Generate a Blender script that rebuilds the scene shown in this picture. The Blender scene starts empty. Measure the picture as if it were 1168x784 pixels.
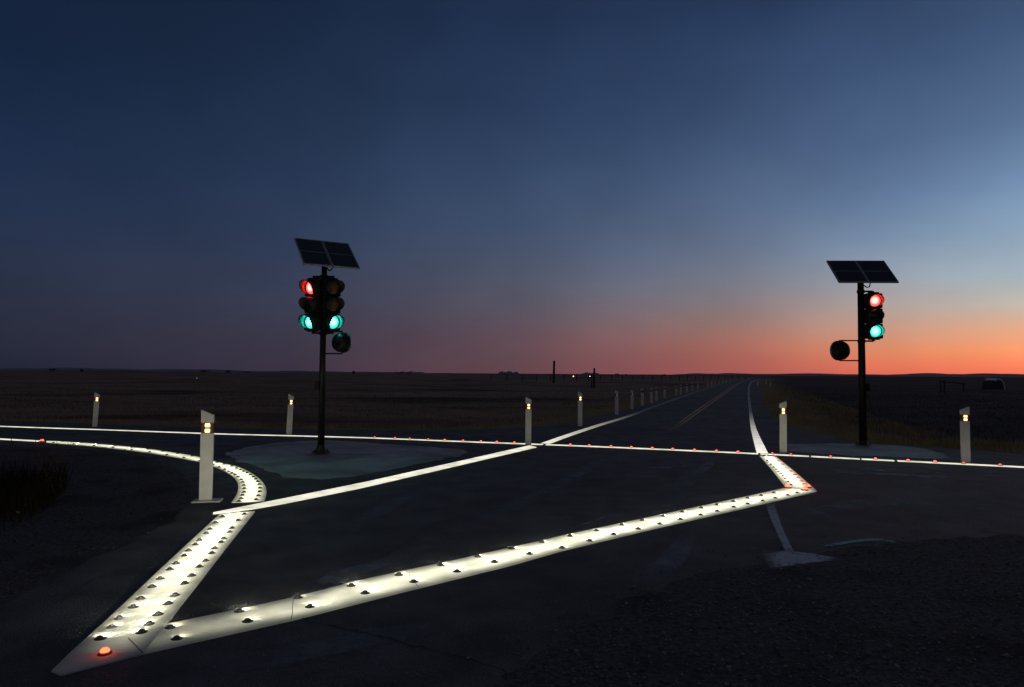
import bpy, bmesh, math, random
import numpy as np
from mathutils import Matrix, Vector
R = math.radians
random.seed(7); rng = np.random.default_rng(7)
scene = bpy.context.scene
COL = scene.collection

# ------------------------------------------------------------------ camera
F, CX, CY, H = 779.0, 584.0, 392.0, 1.5
PITCH, ROLL = math.atan(34/779), R(0.39)
cam_d = bpy.data.cameras.new('camera'); cam = bpy.data.objects.new('camera', cam_d); COL.objects.link(cam)
cam_d.sensor_width = 36.0; cam_d.lens = F/1168*36.0
cam_d.clip_start = 0.05; cam_d.clip_end = 30000
CM = Matrix.Rotation(math.pi/2 + PITCH, 4, 'X') @ Matrix.Rotation(ROLL, 4, 'Z')
cam.matrix_world = Matrix.Translation((0, 0, H)) @ CM
scene.camera = cam
CR = CM.to_3x3()
def ray(px, py):
    return CR @ Vector(((px-CX)/F, -(py-CY)/F, -1.0))
def gp(px, py, z=0.0):
    """where the surveyed point stands on the ground plane"""
    d = ray(px, py); t = (z-H)/d.z
    return Vector((d.x*t, d.y*t, z))
def pts(lst, ox=0, oy=0, s=1.0):
    return [gp(ox+a/s, oy+b/s) for a, b in lst]

# ------------------------------------------------------------------ materials
MATS = {}
def srgb(c):
    f = lambda v: (v/255)/12.92 if v/255 <= .04045 else ((v/255+.055)/1.055)**2.4
    return tuple(f(v) for v in c)
def new_mat(name):
    m = bpy.data.materials.new(name); m.use_nodes = True
    nt = m.node_tree
    for n in list(nt.nodes): nt.nodes.remove(n)
    out = nt.nodes.new('ShaderNodeOutputMaterial')
    return m, nt, out
def N(nt, typ, **kw):
    n = nt.nodes.new(typ)
    for k, v in kw.items():
        if k.startswith('i_'): n.inputs[k[2:].replace('_', ' ')].default_value = v
        else: setattr(n, k, v)
    return n
def noise_mat(name, c1, c2, scale=5, rough=.8, bump=0.0, bscale=60, metal=0.0, spec=.5, detail=6, lo=.35, hi=.65, c3=None, s3=.6, lo3=.5, hi3=.7, bdist=.01):
    m, nt, out = new_mat(name)
    L = nt.links.new
    p = N(nt, 'ShaderNodeBsdfPrincipled'); L(p.outputs[0], out.inputs[0])
    p.inputs['Roughness'].default_value = rough; p.inputs['Metallic'].default_value = metal
    p.inputs['Specular IOR Level'].default_value = spec
    tc = N(nt, 'ShaderNodeTexCoord')
    src = tc.outputs['Object']
    n1 = N(nt, 'ShaderNodeTexNoise'); n1.inputs['Scale'].default_value = scale; n1.inputs['Detail'].default_value = detail
    L(src, n1.inputs['Vector'])
    r = N(nt, 'ShaderNodeMapRange'); r.inputs[1].default_value = lo; r.inputs[2].default_value = hi
    L(n1.outputs['Fac'], r.inputs[0])
    mx = N(nt, 'ShaderNodeMix', data_type='RGBA'); mx.inputs[6].default_value = (*c1, 1); mx.inputs[7].default_value = (*c2, 1)
    L(r.outputs[0], mx.inputs[0]); col = mx.outputs[2]
    if c3:
        n3 = N(nt, 'ShaderNodeTexNoise'); n3.inputs['Scale'].default_value = s3; n3.inputs['Detail'].default_value = 4
        L(src, n3.inputs['Vector'])
        r3 = N(nt, 'ShaderNodeMapRange'); r3.inputs[1].default_value = lo3; r3.inputs[2].default_value = hi3; L(n3.outputs['Fac'], r3.inputs[0])
        mx3 = N(nt, 'ShaderNodeMix', data_type='RGBA'); mx3.inputs[7].default_value = (*c3, 1)
        L(r3.outputs[0], mx3.inputs[0]); L(col, mx3.inputs[6]); col = mx3.outputs[2]
    L(col, p.inputs['Base Color'])
    if bump:
        nb = N(nt, 'ShaderNodeTexVoronoi'); nb.inputs['Scale'].default_value = bscale; L(src, nb.inputs['Vector'])
        nb2 = N(nt, 'ShaderNodeTexNoise'); nb2.inputs['Scale'].default_value = bscale*.35; nb2.inputs['Detail'].default_value = 5; L(src, nb2.inputs['Vector'])
        ad = N(nt, 'ShaderNodeMath', operation='ADD'); L(nb.outputs['Distance'], ad.inputs[0]); L(nb2.outputs['Fac'], ad.inputs[1])
        b = N(nt, 'ShaderNodeBump'); b.inputs['Strength'].default_value = bump; b.inputs['Distance'].default_value = bdist
        L(ad.outputs[0], b.inputs['Height']); L(b.outputs[0], p.inputs['Normal'])
    MATS[name] = m
    return m
def emit_mat(name, col, strength, core=None, base=(.5, .5, .5)):
    """a lamp lens; core = (colour, strength, radius) gives a hotter middle in object space (XZ plane)"""
    m, nt, out = new_mat(name); L = nt.links.new
    p = N(nt, 'ShaderNodeBsdfPrincipled'); L(p.outputs[0], out.inputs[0])
    p.inputs['Base Color'].default_value = (*base, 1); p.inputs['Roughness'].default_value = .25
    p.inputs['Emission Strength'].default_value = 1.0
    c = tuple(v*strength for v in col)
    if core:
        tc = N(nt, 'ShaderNodeTexCoord')
        sx = N(nt, 'ShaderNodeSeparateXYZ'); L(tc.outputs['Object'], sx.inputs[0])
        cb = N(nt, 'ShaderNodeCombineXYZ'); L(sx.outputs[0], cb.inputs[0]); L(sx.outputs[2], cb.inputs[2])
        ln = N(nt, 'ShaderNodeVectorMath', operation='LENGTH'); L(cb.outputs[0], ln.inputs[0])
        r = N(nt, 'ShaderNodeMapRange', interpolation_type='SMOOTHSTEP'); r.inputs[1].default_value = core[2]*.55; r.inputs[2].default_value = core[2]*1.25
        L(ln.outputs['Value'], r.inputs[0])
        mx = N(nt, 'ShaderNodeMix', data_type='RGBA'); mx.inputs[6].default_value = (*[v*core[1] for v in core[0]], 1); mx.inputs[7].default_value = (*c, 1)
        L(r.outputs[0], mx.inputs[0]); L(mx.outputs[2], p.inputs['Emission Color'])
    else:
        p.inputs['Emission Color'].default_value = (*c, 1)
    MATS[name] = m
    return m
def strip_mat(name, col, s0, s1=None, p0=None, p1=None, base=.6):
    """luminous strip; s1 paints a light falloff into the emission from p0 to p1"""
    m, nt, out = new_mat(name); L = nt.links.new
    p = N(nt, 'ShaderNodeBsdfPrincipled'); L(p.outputs[0], out.inputs[0])
    p.inputs['Roughness'].default_value = .6; p.inputs['Base Color'].default_value = (base, base, base*.95, 1)
    tc = N(nt, 'ShaderNodeTexCoord')
    n1 = N(nt, 'ShaderNodeTexNoise'); n1.inputs['Scale'].default_value = 3.5; n1.inputs['Detail'].default_value = 5; L(tc.outputs['Object'], n1.inputs['Vector'])
    r = N(nt, 'ShaderNodeMapRange'); r.inputs[1].default_value = .3; r.inputs[2].default_value = .7; r.inputs[3].default_value = .6; r.inputs[4].default_value = 1.15
    L(n1.outputs['Fac'], r.inputs[0]); fac = r.outputs[0]
    p.inputs['Emission Color'].default_value = (*col, 1)
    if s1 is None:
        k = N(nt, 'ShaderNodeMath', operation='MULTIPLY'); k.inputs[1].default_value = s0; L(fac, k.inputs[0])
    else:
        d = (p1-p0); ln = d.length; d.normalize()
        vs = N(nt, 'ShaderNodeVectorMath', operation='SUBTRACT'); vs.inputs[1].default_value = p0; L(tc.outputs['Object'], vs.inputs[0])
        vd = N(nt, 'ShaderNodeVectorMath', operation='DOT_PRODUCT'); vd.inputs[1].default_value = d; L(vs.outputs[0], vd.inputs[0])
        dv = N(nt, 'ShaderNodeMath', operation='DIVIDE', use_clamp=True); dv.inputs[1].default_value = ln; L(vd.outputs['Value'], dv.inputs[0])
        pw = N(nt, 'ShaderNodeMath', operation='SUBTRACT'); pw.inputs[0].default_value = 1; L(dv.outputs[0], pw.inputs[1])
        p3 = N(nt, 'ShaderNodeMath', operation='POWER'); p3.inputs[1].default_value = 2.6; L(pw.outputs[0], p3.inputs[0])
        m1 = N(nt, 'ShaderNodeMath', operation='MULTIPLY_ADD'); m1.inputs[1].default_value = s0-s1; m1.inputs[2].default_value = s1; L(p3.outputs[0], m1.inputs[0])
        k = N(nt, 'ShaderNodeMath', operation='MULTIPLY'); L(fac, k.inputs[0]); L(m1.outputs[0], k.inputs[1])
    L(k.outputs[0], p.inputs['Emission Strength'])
    MATS[name] = m
    return m

M_asphalt = noise_mat('asphalt', (.1, .102, .1), (.2, .202, .195), scale=2.2, rough=.72, spec=.3, bump=1.0, bscale=85, c3=(.075, .076, .076), s3=.3, bdist=.024)
M_gravel = noise_mat('gravel_bed', (.07, .064, .06), (.17, .155, .145), scale=25, rough=.9, bump=1.0, bscale=62, c3=(.05, .047, .045), s3=1.2, bdist=.016, spec=.15)
M_stone = noise_mat('stone', (.05, .044, .04), (.34, .29, .24), scale=14, rough=.8, spec=.4)
M_concrete = noise_mat('concrete', (.46, .44, .41), (.6, .57, .53), scale=3, rough=.8, bump=.4, bscale=40, c3=(.3, .285, .265), s3=1.1, lo3=.42, hi3=.66)
M_band = noise_mat('white_band_paint', (.52, .51, .44), (.68, .67, .58), scale=6, rough=.75, bump=.35, bscale=90, c3=(.5, .49, .44), s3=2.2, lo3=.55, hi3=.8, bdist=.004)
M_paint = noise_mat('road_paint', (.42, .42, .42), (.62, .62, .6), scale=4, rough=.7)
M_yellow = noise_mat('yellow_road_paint', (.55, .37, .1), (.7, .5, .15), scale=4, rough=.7)
M_joint = noise_mat('dark_joint', (.14, .14, .12), (.22, .21, .18), scale=20)
M_post = noise_mat('white_post_plastic', (.68, .68, .63), (.8, .8, .75), scale=7, rough=.5, c3=(.5, .48, .44), s3=3.5, lo3=.55, hi3=.8)
M_black = noise_mat('black_metal', (.006, .006, .006), (.014, .014, .014), scale=6, rough=.45, spec=.25)
M_visor = noise_mat('visor_polycarbonate', (.035, .035, .035), (.05, .05, .05), scale=8, rough=.5, spec=.3)
M_galv = noise_mat('aluminium_frame', (.35, .35, .36), (.5, .5, .5), scale=9, rough=.4, metal=.8)
M_stud = noise_mat('stud_casting', (.03, .03, .032), (.1, .1, .105), scale=60, rough=.5, bump=.3, bscale=200, bdist=.002)
M_amberback = noise_mat('amber_reflector_backing', (.12, .065, .008), (.2, .11, .02), scale=20, rough=.3)
M_wood = noise_mat('dark_wood', (.03, .024, .02), (.07, .055, .045), scale=9, rough=.85)
M_highlight = noise_mat('pale_highlight', (.7, .7, .7), (.85, .85, .85), scale=3, rough=.35)
M_leaf = noise_mat('dark_leaf', (.02, .024, .015), (.05, .05, .03), scale=2, rough=.8)
M_hill = noise_mat('far_hill', (.2, .19, .2), (.3, .28, .28), scale=.01, rough=.95)
M_dry = noise_mat('dry_grass', (.26, .2, .07), (.5, .38, .15), scale=.7, rough=.8)
M_darkgrass = noise_mat('dark_grass', (.035, .032, .02), (.08, .068, .036), scale=1.5, rough=.9, spec=.1)
M_browngrass = noise_mat('brown_grass', (.15, .1, .06), (.37, .255, .155), scale=.25, rough=.9, spec=.1, lo=.42, hi=.6)
M_weed = noise_mat('black_weed', (.01, .009, .007), (.03, .025, .016), scale=2, rough=.95, spec=.05)
M_russet = noise_mat('russet_stem', (.07, .024, .012), (.14, .055, .025), scale=5, rough=.8)
M_dark_lens = noise_mat('unlit_lens', (.2, .09, .025), (.3, .15, .05), scale=30, rough=.15)
M_smoke = noise_mat('smoked_lens', (.012, .02, .018), (.03, .045, .04), scale=20, rough=.12)
LED = 1350.0
M_led = emit_mat('white_led', (1.0, .95, .70), LED)
M_led_weak = emit_mat('white_led_weak', (1.0, .93, .66), LED*.55)
M_led_strong = emit_mat('white_led_strong', (1.0, .96, .74), LED*1.45)
M_orange = emit_mat('orange_led', (1.0, .075, .025), 4.5)
M_orange_dim = emit_mat('orange_led_dim', (1.0, .11, .04), 1.6)
M_orange_hot = emit_mat('orange_led_hot', (1.0, .05, .015), 9.0)
M_amber = emit_mat('amber_lamp', (1.0, .62, .22), 3.4)
M_amber_dim = emit_mat('amber_lamp_dim', (1.0, .5, .25), .12)
M_red = emit_mat('red_signal_lens', (1.0, .085, .07), 1.6, core=((1.0, .012, .0095), 85, .08))
M_green = emit_mat('green_signal_lens', (.01, 1.0, .64), .95, core=((.013, 1.0, .72), 58, .08))
M_farmlamp = emit_mat('warm_lamp', (1.0, .75, .45), 5)
M_coldlamp = emit_mat('cold_lamp', (.7, .85, 1.0), .5)
STRIPC = (1.0, .97, .74)
M_strip = strip_mat('luminous_strip', STRIPC, .95)

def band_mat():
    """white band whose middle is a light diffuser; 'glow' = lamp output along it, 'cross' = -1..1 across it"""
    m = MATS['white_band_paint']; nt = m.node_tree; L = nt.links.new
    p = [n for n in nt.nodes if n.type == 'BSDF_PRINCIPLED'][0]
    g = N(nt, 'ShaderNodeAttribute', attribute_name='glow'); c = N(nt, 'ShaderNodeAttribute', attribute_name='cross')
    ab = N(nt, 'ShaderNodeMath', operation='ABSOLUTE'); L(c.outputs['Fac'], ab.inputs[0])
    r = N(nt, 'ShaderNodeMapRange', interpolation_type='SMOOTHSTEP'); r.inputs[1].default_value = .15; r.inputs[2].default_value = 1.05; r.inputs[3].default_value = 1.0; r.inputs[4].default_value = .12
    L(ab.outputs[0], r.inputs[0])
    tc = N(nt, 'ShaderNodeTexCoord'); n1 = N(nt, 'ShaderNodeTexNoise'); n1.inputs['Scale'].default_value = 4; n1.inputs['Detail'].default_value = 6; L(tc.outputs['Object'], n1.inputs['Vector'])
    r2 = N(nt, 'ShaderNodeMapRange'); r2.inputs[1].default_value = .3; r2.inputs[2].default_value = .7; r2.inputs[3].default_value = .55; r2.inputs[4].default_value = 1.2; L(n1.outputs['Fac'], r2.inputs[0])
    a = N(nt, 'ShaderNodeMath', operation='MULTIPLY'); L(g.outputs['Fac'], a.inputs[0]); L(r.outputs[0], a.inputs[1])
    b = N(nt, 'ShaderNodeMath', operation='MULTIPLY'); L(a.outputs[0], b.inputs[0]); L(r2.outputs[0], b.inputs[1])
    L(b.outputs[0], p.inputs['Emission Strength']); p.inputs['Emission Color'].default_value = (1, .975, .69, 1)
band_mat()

# solar cells
def solar_mat():
    m, nt, out = new_mat('solar_cells'); L = nt.links.new
    p = N(nt, 'ShaderNodeBsdfPrincipled'); L(p.outputs[0], out.inputs[0]); p.inputs['Roughness'].default_value = .3
    tc = N(nt, 'ShaderNodeTexCoord')
    br = N(nt, 'ShaderNodeTexBrick', offset=0.0, squash=1.0)
    br.inputs['Color1'].default_value = (.006, .009, .02, 1); br.inputs['Color2'].default_value = (.009, .012, .028, 1); br.inputs['Mortar'].default_value = (.05, .055, .07, 1)
    br.inputs['Scale'].default_value = 1; br.inputs['Mortar Size'].default_value = .0025; br.inputs['Brick Width'].default_value = .125; br.inputs['Row Height'].default_value = .125
    L(tc.outputs['Object'], br.inputs['Vector']); L(br.outputs['Color'], p.inputs['Base Color'])
    return m
M_solar = solar_mat()

# ------------------------------------------------------------------ mesh helpers
def link(name, me, mat=None, parent=None):
    o = bpy.data.objects.new(name, me); COL.objects.link(o)
    if mat and not me.materials: me.materials.append(mat)
    if parent: o.parent = parent
    return o
def bm_obj(name, bm, mat, parent=None, smooth=False):
    me = bpy.data.meshes.new(name); bmesh.ops.recalc_face_normals(bm, faces=bm.faces[:]); bm.to_mesh(me); bm.free()
    if smooth:
        for p in me.polygons: p.use_smooth = True
    return link(name, me, mat, parent)
def tag(o, label=None, cat=None, group=None, kind=None):
    if label: o['label'] = label
    if cat: o['category'] = cat
    if group: o['group'] = group
    if kind: o['kind'] = kind
    return o
def thing(name, label, cat, loc=(0, 0, 0), rz=0, group=None):
    o = bpy.data.objects.new(name, None); COL.objects.link(o); o.empty_display_size = .1
    o.location = loc; o.rotation_euler = (0, 0, rz)
    return tag(o, label, cat, group)
def copy_tree(o, parent=None):
    c = o.copy(); COL.objects.link(c); c.parent = parent
    for ch in list(o.children): copy_tree(ch, c)
    return c
def box(bm, c, s, rot=None):
    M = Matrix.Translation(c) @ (rot.to_4x4() if rot else Matrix.Identity(4)) @ Matrix.Diagonal((*s, 1))
    return bmesh.ops.create_cube(bm, size=1, matrix=M)['verts']
def cyl(bm, p0, p1, r0, r1=None, seg=16, caps=True):
    p0, p1 = Vector(p0), Vector(p1); d = p1-p0
    M = Matrix.Translation((p0+p1)/2) @ d.to_track_quat('Z', 'Y').to_matrix().to_4x4()
    return bmesh.ops.create_cone(bm, cap_ends=caps, segments=seg, radius1=r0, radius2=r0 if r1 is None else r1, depth=d.length, matrix=M)['verts']
def bevel(bm, w, seg=2, ang=30):
    es = [e for e in bm.edges if len(e.link_faces) == 2 and e.calc_face_angle(0) > R(ang)]
    bmesh.ops.bevel(bm, geom=es, offset=w, segments=seg, affect='EDGES', profile=.6)
def resample(pl, n):
    d = [0]
    for a, b in zip(pl, pl[1:]): d.append(d[-1]+(b-a).length)
    out = []
    for k in range(n):
        t = d[-1]*k/(n-1); i = 0
        while i < len(pl)-2 and d[i+1] < t: i += 1
        u = (t-d[i])/max(d[i+1]-d[i], 1e-9); out.append(pl[i].lerp(pl[i+1], min(u, 1)))
    return out
def smooth_pl(pl, n=6):
    """Catmull-Rom through the points"""
    out = []
    P = [pl[0]*2-pl[1]]+pl+[pl[-1]*2-pl[-2]]
    for i in range(1, len(P)-2):
        for k in range(n):
            t = k/n; a, b, c, d = P[i-1:i+3]
            out.append(.5*((2*b)+(c-a)*t+(2*a-5*b+4*c-d)*t*t+(-a+3*b-3*c+d)*t**3))
    out.append(pl[-1]); return out
def slab_from_edges(name, Lp, Rp, top, mat, parent=None, bottom=-.005, glow=None):
    bm = bmesh.new(); rows = []
    for a, b in zip(Lp, Rp):
        rows.append([bm.verts.new((a.x, a.y, bottom)), bm.verts.new((a.x, a.y, top)), bm.verts.new((b.x, b.y, top)), bm.verts.new((b.x, b.y, bottom))])
    for r, s in zip(rows, rows[1:]):
        for i in range(3): bm.faces.new((r[i], r[i+1], s[i+1], s[i]))
    bm.faces.new(rows[0]); bm.faces.new(rows[-1][::-1])
    o = bm_obj(name, bm, mat, parent)
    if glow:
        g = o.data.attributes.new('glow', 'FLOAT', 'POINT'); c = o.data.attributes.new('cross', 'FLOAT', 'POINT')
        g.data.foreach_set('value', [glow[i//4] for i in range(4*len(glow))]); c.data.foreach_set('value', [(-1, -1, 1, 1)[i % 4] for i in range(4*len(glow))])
    return o
def slab_poly(name, P, top, mat, parent=None, bottom=-.005, bev=0):
    bm = bmesh.new()
    vs = [bm.verts.new((p.x, p.y, top)) for p in P]
    f = bm.faces.new(vs)
    if f.normal.z < 0: f.normal_flip()
    g = bmesh.ops.extrude_face_region(bm, geom=[f])
    for v in [v for v in g['geom'] if isinstance(v, bmesh.types.BMVert)]: v.co.z = bottom
    bmesh.ops.triangulate(bm, faces=[f for f in bm.faces if len(f.verts) > 4])
    if bev:
        es = [e for e in bm.edges if abs(e.calc_face_angle(0)) > R(60) and all(abs(v.co.z-top) < 1e-4 for v in e.verts)]
        bmesh.ops.bevel(bm, geom=es, offset=bev, segments=2, affect='EDGES')
    return bm_obj(name, bm, mat, parent)
def offset_line(pl, w):
    Lp, Rp = [], []
    for i, p in enumerate(pl):
        d = (pl[min(i+1, len(pl)-1)]-pl[max(i-1, 0)]); d.z = 0; d.normalize(); n = Vector((-d.y, d.x, 0))
        Lp.append(p+n*w/2); Rp.append(p-n*w/2)
    return Lp, Rp
def sheet(name, P, z, mat, kind='structure'):
    bm = bmesh.new(); f = bm.faces.new([bm.verts.new((p.x, p.y, z)) for p in P])
    f.normal_update()
    if f.normal.z < 0: f.normal_flip()
    bmesh.ops.triangulate(bm, faces=bm.faces[:])
    me = bpy.data.meshes.new(name); bm.to_mesh(me); bm.free()
    o = link(name, me, mat); tag(o, kind=kind); return o

# ------------------------------------------------------------------ layout of the roads
LFAR_PX = [(0, 486.7), (100, 490), (244, 495.2), (320, 497.2), (423, 500), (524, 504), (621, 507.6), (720, 511.6), (862, 518), (983, 524.2), (1080, 529), (1168, 533.4)]
LFAR = pts(LFAR_PX)
def extend(pl, d0, d1):
    a = pl[0]+(pl[0]-pl[2]).normalized()*d0; b = pl[-1]+(pl[-1]-pl[-3]).normalized()*d1
    return [a]+pl+[b]
left_verge = pts([(0, 480), (150, 485), (300, 489.5), (450, 491), (560, 489.5), (610, 487), (650, 482.5), (690, 473.5), (730, 463), (770, 452), (800, 443.5), (822, 437.7), (836, 434.2), (850, 431.8)])
right_verge = pts([(880, 432.6), (868, 434.5), (866, 437), (868, 448), (873, 466), (880, 475), (896, 485), (939, 498), (979, 504.5), (1072, 511), (1168, 518.5)])
lv0 = left_verge[0]+(left_verge[0]-left_verge[2]).normalized()*60
rv1 = right_verge[-1]+(right_verge[-1]-right_verge[-3]).normalized()*50
ASPH = [lv0]+left_verge+right_verge+[rv1, Vector((rv1.x+5, -12, 0)), Vector((lv0.x-5, -12, 0))]
tag(sheet('asphalt_road', ASPH, 0.0, M_asphalt), kind='structure')

AX = np.array([(p.x, p.y) for p in ASPH])
def poly_dist(X, Y, poly):
    """signed distance, negative inside"""
    inside = np.zeros(X.shape, bool); dist = np.full(X.shape, 1e9)
    n = len(poly)
    for i in range(n):
        x0, y0 = poly[i]; x1, y1 = poly[(i+1) % n]
        c = ((y0 > Y) != (y1 > Y)) & (X < (x1-x0)*(Y-y0)/((y1-y0) if y1 != y0 else 1e-9)+x0)
        inside ^= c
        dx, dy = x1-x0, y1-y0; t = np.clip(((X-x0)*dx+(Y-y0)*dy)/max(dx*dx+dy*dy, 1e-12), 0, 1)
        dist = np.minimum(dist, np.hypot(X-x0-t*dx, Y-y0-t*dy))
    return np.where(inside, -dist, dist)

# ------------------------------------------------------------------ terrain: one sheet to the horizon
def vnoise(x, y, s, seed):
    r = np.random.default_rng(seed); o = r.uniform(0, 6.28, 12); k = r.uniform(.6, 1.7, 12); a = r.uniform(0, 6.28, 12)
    v = 0
    for i in range(12): v = v+np.sin((x*np.cos(a[i])+y*np.sin(a[i]))*k[i]/s*6.28+o[i])
    return v/12
def terrain_z(X, Y, D):
    r = np.hypot(X, Y)
    d = np.clip(D, 0, None)
    amp = np.clip(d/25, 0, 1)
    z = -.03 + amp*(.22*vnoise(X, Y, 14, 1)+.5*np.clip(r/150, 0, 1)*vnoise(X, Y, 70, 2))-.12*np.clip(d/4, 0, 1)
    far = np.clip((r-700)/1500, 0, 1)
    return z+far*(5.0*vnoise(X, Y, 900, 3))-far*3.0
def build_terrain():
    ang = np.concatenate([np.linspace(-60, 60, 420), np.linspace(64, 296, 60)])*np.pi/180
    rad = np.concatenate([[0.0], np.geomspace(3, 12000, 190)])
    A, Rr = np.meshgrid(ang, rad, indexing='ij')
    X, Y = np.sin(A)*Rr, np.cos(A)*Rr
    D = poly_dist(X, Y, AX); Z = terrain_z(X, Y, D)
    na, nr = A.shape
    V = np.stack([X, Y, Z], -1).reshape(-1, 3)
    faces = []
    for i in range(na):
        j = (i+1) % na
        for k in range(nr-1):
            if k == 0: faces.append((i*nr, i*nr+1, j*nr+1))
            else: faces.append((i*nr+k, i*nr+k+1, j*nr+k+1, j*nr+k))
    me = bpy.data.meshes.new('ground'); me.from_pydata(V.tolist(), [], faces); me.update()
    at = me.attributes.new('verge', 'FLOAT', 'POINT')
    at.data.foreach_set('value', np.clip(1-D.reshape(-1)/3.2, 0, 1).astype(np.float32))
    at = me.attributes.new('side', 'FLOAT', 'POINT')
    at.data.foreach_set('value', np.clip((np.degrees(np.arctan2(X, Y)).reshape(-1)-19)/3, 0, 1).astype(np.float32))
    bmx = bmesh.new(); bmx.from_mesh(me); bmesh.ops.recalc_face_normals(bmx, faces=bmx.faces[:]); bmx.to_mesh(me); bmx.free()
    if me.polygons[me.polygons.__len__()//2].normal.z < 0: me.flip_normals()
    for p in me.polygons: p.use_smooth = True
    m, nt, out = new_mat('field_soil'); L = nt.links.new
    p = N(nt, 'ShaderNodeBsdfPrincipled'); L(p.outputs[0], out.inputs[0]); p.inputs['Roughness'].default_value = .95; p.inputs['Specular IOR Level'].default_value = .1
    tc = N(nt, 'ShaderNodeTexCoord')
    mp = N(nt, 'ShaderNodeMapping'); mp.inputs['Scale'].default_value = (.05, .13, 1); L(tc.outputs['Object'], mp.inputs[0])
    n1 = N(nt, 'ShaderNodeTexNoise'); n1.inputs['Scale'].default_value = 1; n1.inputs['Detail'].default_value = 9; n1.inputs['Roughness'].default_value = .62; L(mp.outputs[0], n1.inputs['Vector'])
    def ramp(stops):
        cr = N(nt, 'ShaderNodeValToRGB'); e = cr.color_ramp.elements
        while len(e) < len(stops): e.new(.5)
        for el, (q, c) in zip(e, stops): el.position = q; el.color = (*c, 1)
        L(n1.outputs['Fac'], cr.inputs[0]); return cr
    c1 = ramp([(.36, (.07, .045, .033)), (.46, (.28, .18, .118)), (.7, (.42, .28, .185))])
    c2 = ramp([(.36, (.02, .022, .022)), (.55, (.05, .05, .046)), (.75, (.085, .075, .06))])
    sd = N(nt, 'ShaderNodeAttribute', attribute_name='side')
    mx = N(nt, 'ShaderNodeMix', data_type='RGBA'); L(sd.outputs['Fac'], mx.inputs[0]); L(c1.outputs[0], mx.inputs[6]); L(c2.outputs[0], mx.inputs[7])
    vg = N(nt, 'ShaderNodeAttribute', attribute_name='verge')
    mv = N(nt, 'ShaderNodeMix', data_type='RGBA'); mv.inputs[7].default_value = (.3, .22, .09, 1); L(vg.outputs['Fac'], mv.inputs[0]); L(mx.outputs[2], mv.inputs[6])
    L(mv.outputs[2], p.inputs['Base Color'])
    n2 = N(nt, 'ShaderNodeTexNoise'); n2.inputs['Scale'].default_value = 6; n2.inputs['Detail'].default_value = 8; L(tc.outputs['Object'], n2.inputs['Vector'])
    b = N(nt, 'ShaderNodeBump'); b.inputs['Strength'].default_value = .9; b.inputs['Distance'].default_value = .08; L(n2.outputs['Fac'], b.inputs['Height']); L(b.outputs[0], p.inputs['Normal'])
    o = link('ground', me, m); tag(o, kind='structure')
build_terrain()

# gravel beds (structure) and loose stones (stuff)
GRAV_L = smooth_pl(pts([(-90, 506), (0, 508), (90, 513), (150, 519), (190, 530), (212, 545), (214, 566), (200, 590), (150, 618), (80, 650), (0, 690), (-160, 760)]), 5)
GRAV_L += [Vector((-12, 2.5, 0)), Vector((-16, 9, 0))]
GRAV_R = smooth_pl(pts([(470, 830), (560, 784), (620, 742), (690, 700), (780, 662), (860, 644), (960, 628), (1060, 616), (1168, 612), (1400, 620)]), 5)
GRAV_R += [Vector((14, -3, 0)), Vector((-.6, -3, 0))]
def rough_edge(P):
    out = []
    for a, b in zip(P, P[1:]+P[:1]):
        L_ = (b-a).length; k = max(1, min(14, int(L_/.12)))
        w = .05 if L_ < 3 else 0
        for i in range(k):
            q = a.lerp(b, i/k); out.append(q+Vector((random.gauss(0, w*.5), random.gauss(0, w), 0)))
    return out
sheet('gravel_shoulder', rough_edge(GRAV_L), .004, M_gravel)
sheet('gravel_shoulder', rough_edge(GRAV_R), .004, M_gravel)
M_stone_dark = noise_mat('dark_stone', (.03, .028, .026), (.08, .072, .064), scale=14, rough=.9, spec=.15)
def stones(name, poly, n, ymax, rmin, rmax, mat=M_stone):
    P = np.array([(p.x, p.y) for p in poly])
    lo, hi = P.min(0), P.max(0); hi[1] = min(hi[1], ymax)
    V, Fc = [], []
    ico = bmesh.new(); bmesh.ops.create_icosphere(ico, subdivisions=1, radius=1); iv = np.array([v.co[:] for v in ico.verts]); ifc = [[v.index for v in f.verts] for f in ico.faces]; ico.free()
    k = 0
    X = rng.uniform(lo[0], hi[0], n*6); Y = lo[1]+(hi[1]-lo[1])*rng.uniform(0, 1, n*6)
    D = poly_dist(X, Y, P)
    keep = (D < rng.exponential(.16, n*6)-.12) & (Y > 1.0)
    # denser near the viewer, where single stones can be told apart
    keep &= rng.random(n*6) < np.clip(4.5/np.maximum(Y, 1), 0, 1)**1.2
    for x, y in list(zip(X[keep], Y[keep]))[:n]:
        r = rng.uniform(rmin, rmax)*(1+.8*rng.random()**6)
        q = iv*(1+rng.uniform(-.25, .25, (len(iv), 1)))*np.array([rng.uniform(.7, 1.3), rng.uniform(.7, 1.3), rng.uniform(.45, .8)])*r
        a = rng.uniform(0, 6.28); c, s = math.cos(a), math.sin(a)
        q = np.stack([q[:, 0]*c-q[:, 1]*s+x, q[:, 0]*s+q[:, 1]*c+y, q[:, 2]+.004+r*.25], 1)
        V.append(q); Fc += [[i+k for i in f] for f in ifc]; k += len(iv)
    me = bpy.data.meshes.new(name); me.from_pydata(np.concatenate(V).tolist(), [], Fc)
    o = link(name, me, mat); tag(o, kind='stuff'); return o
tag(stones('gravel', GRAV_R, 16000, 9, .003, .010), 'loose dark gravel stones scattered over the near right shoulder', 'gravel')
tag(stones('gravel', GRAV_L, 6000, 14, .005, .012, M_stone_dark), 'loose dark gravel stones on the left shoulder inside the curved band', 'gravel')

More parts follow.
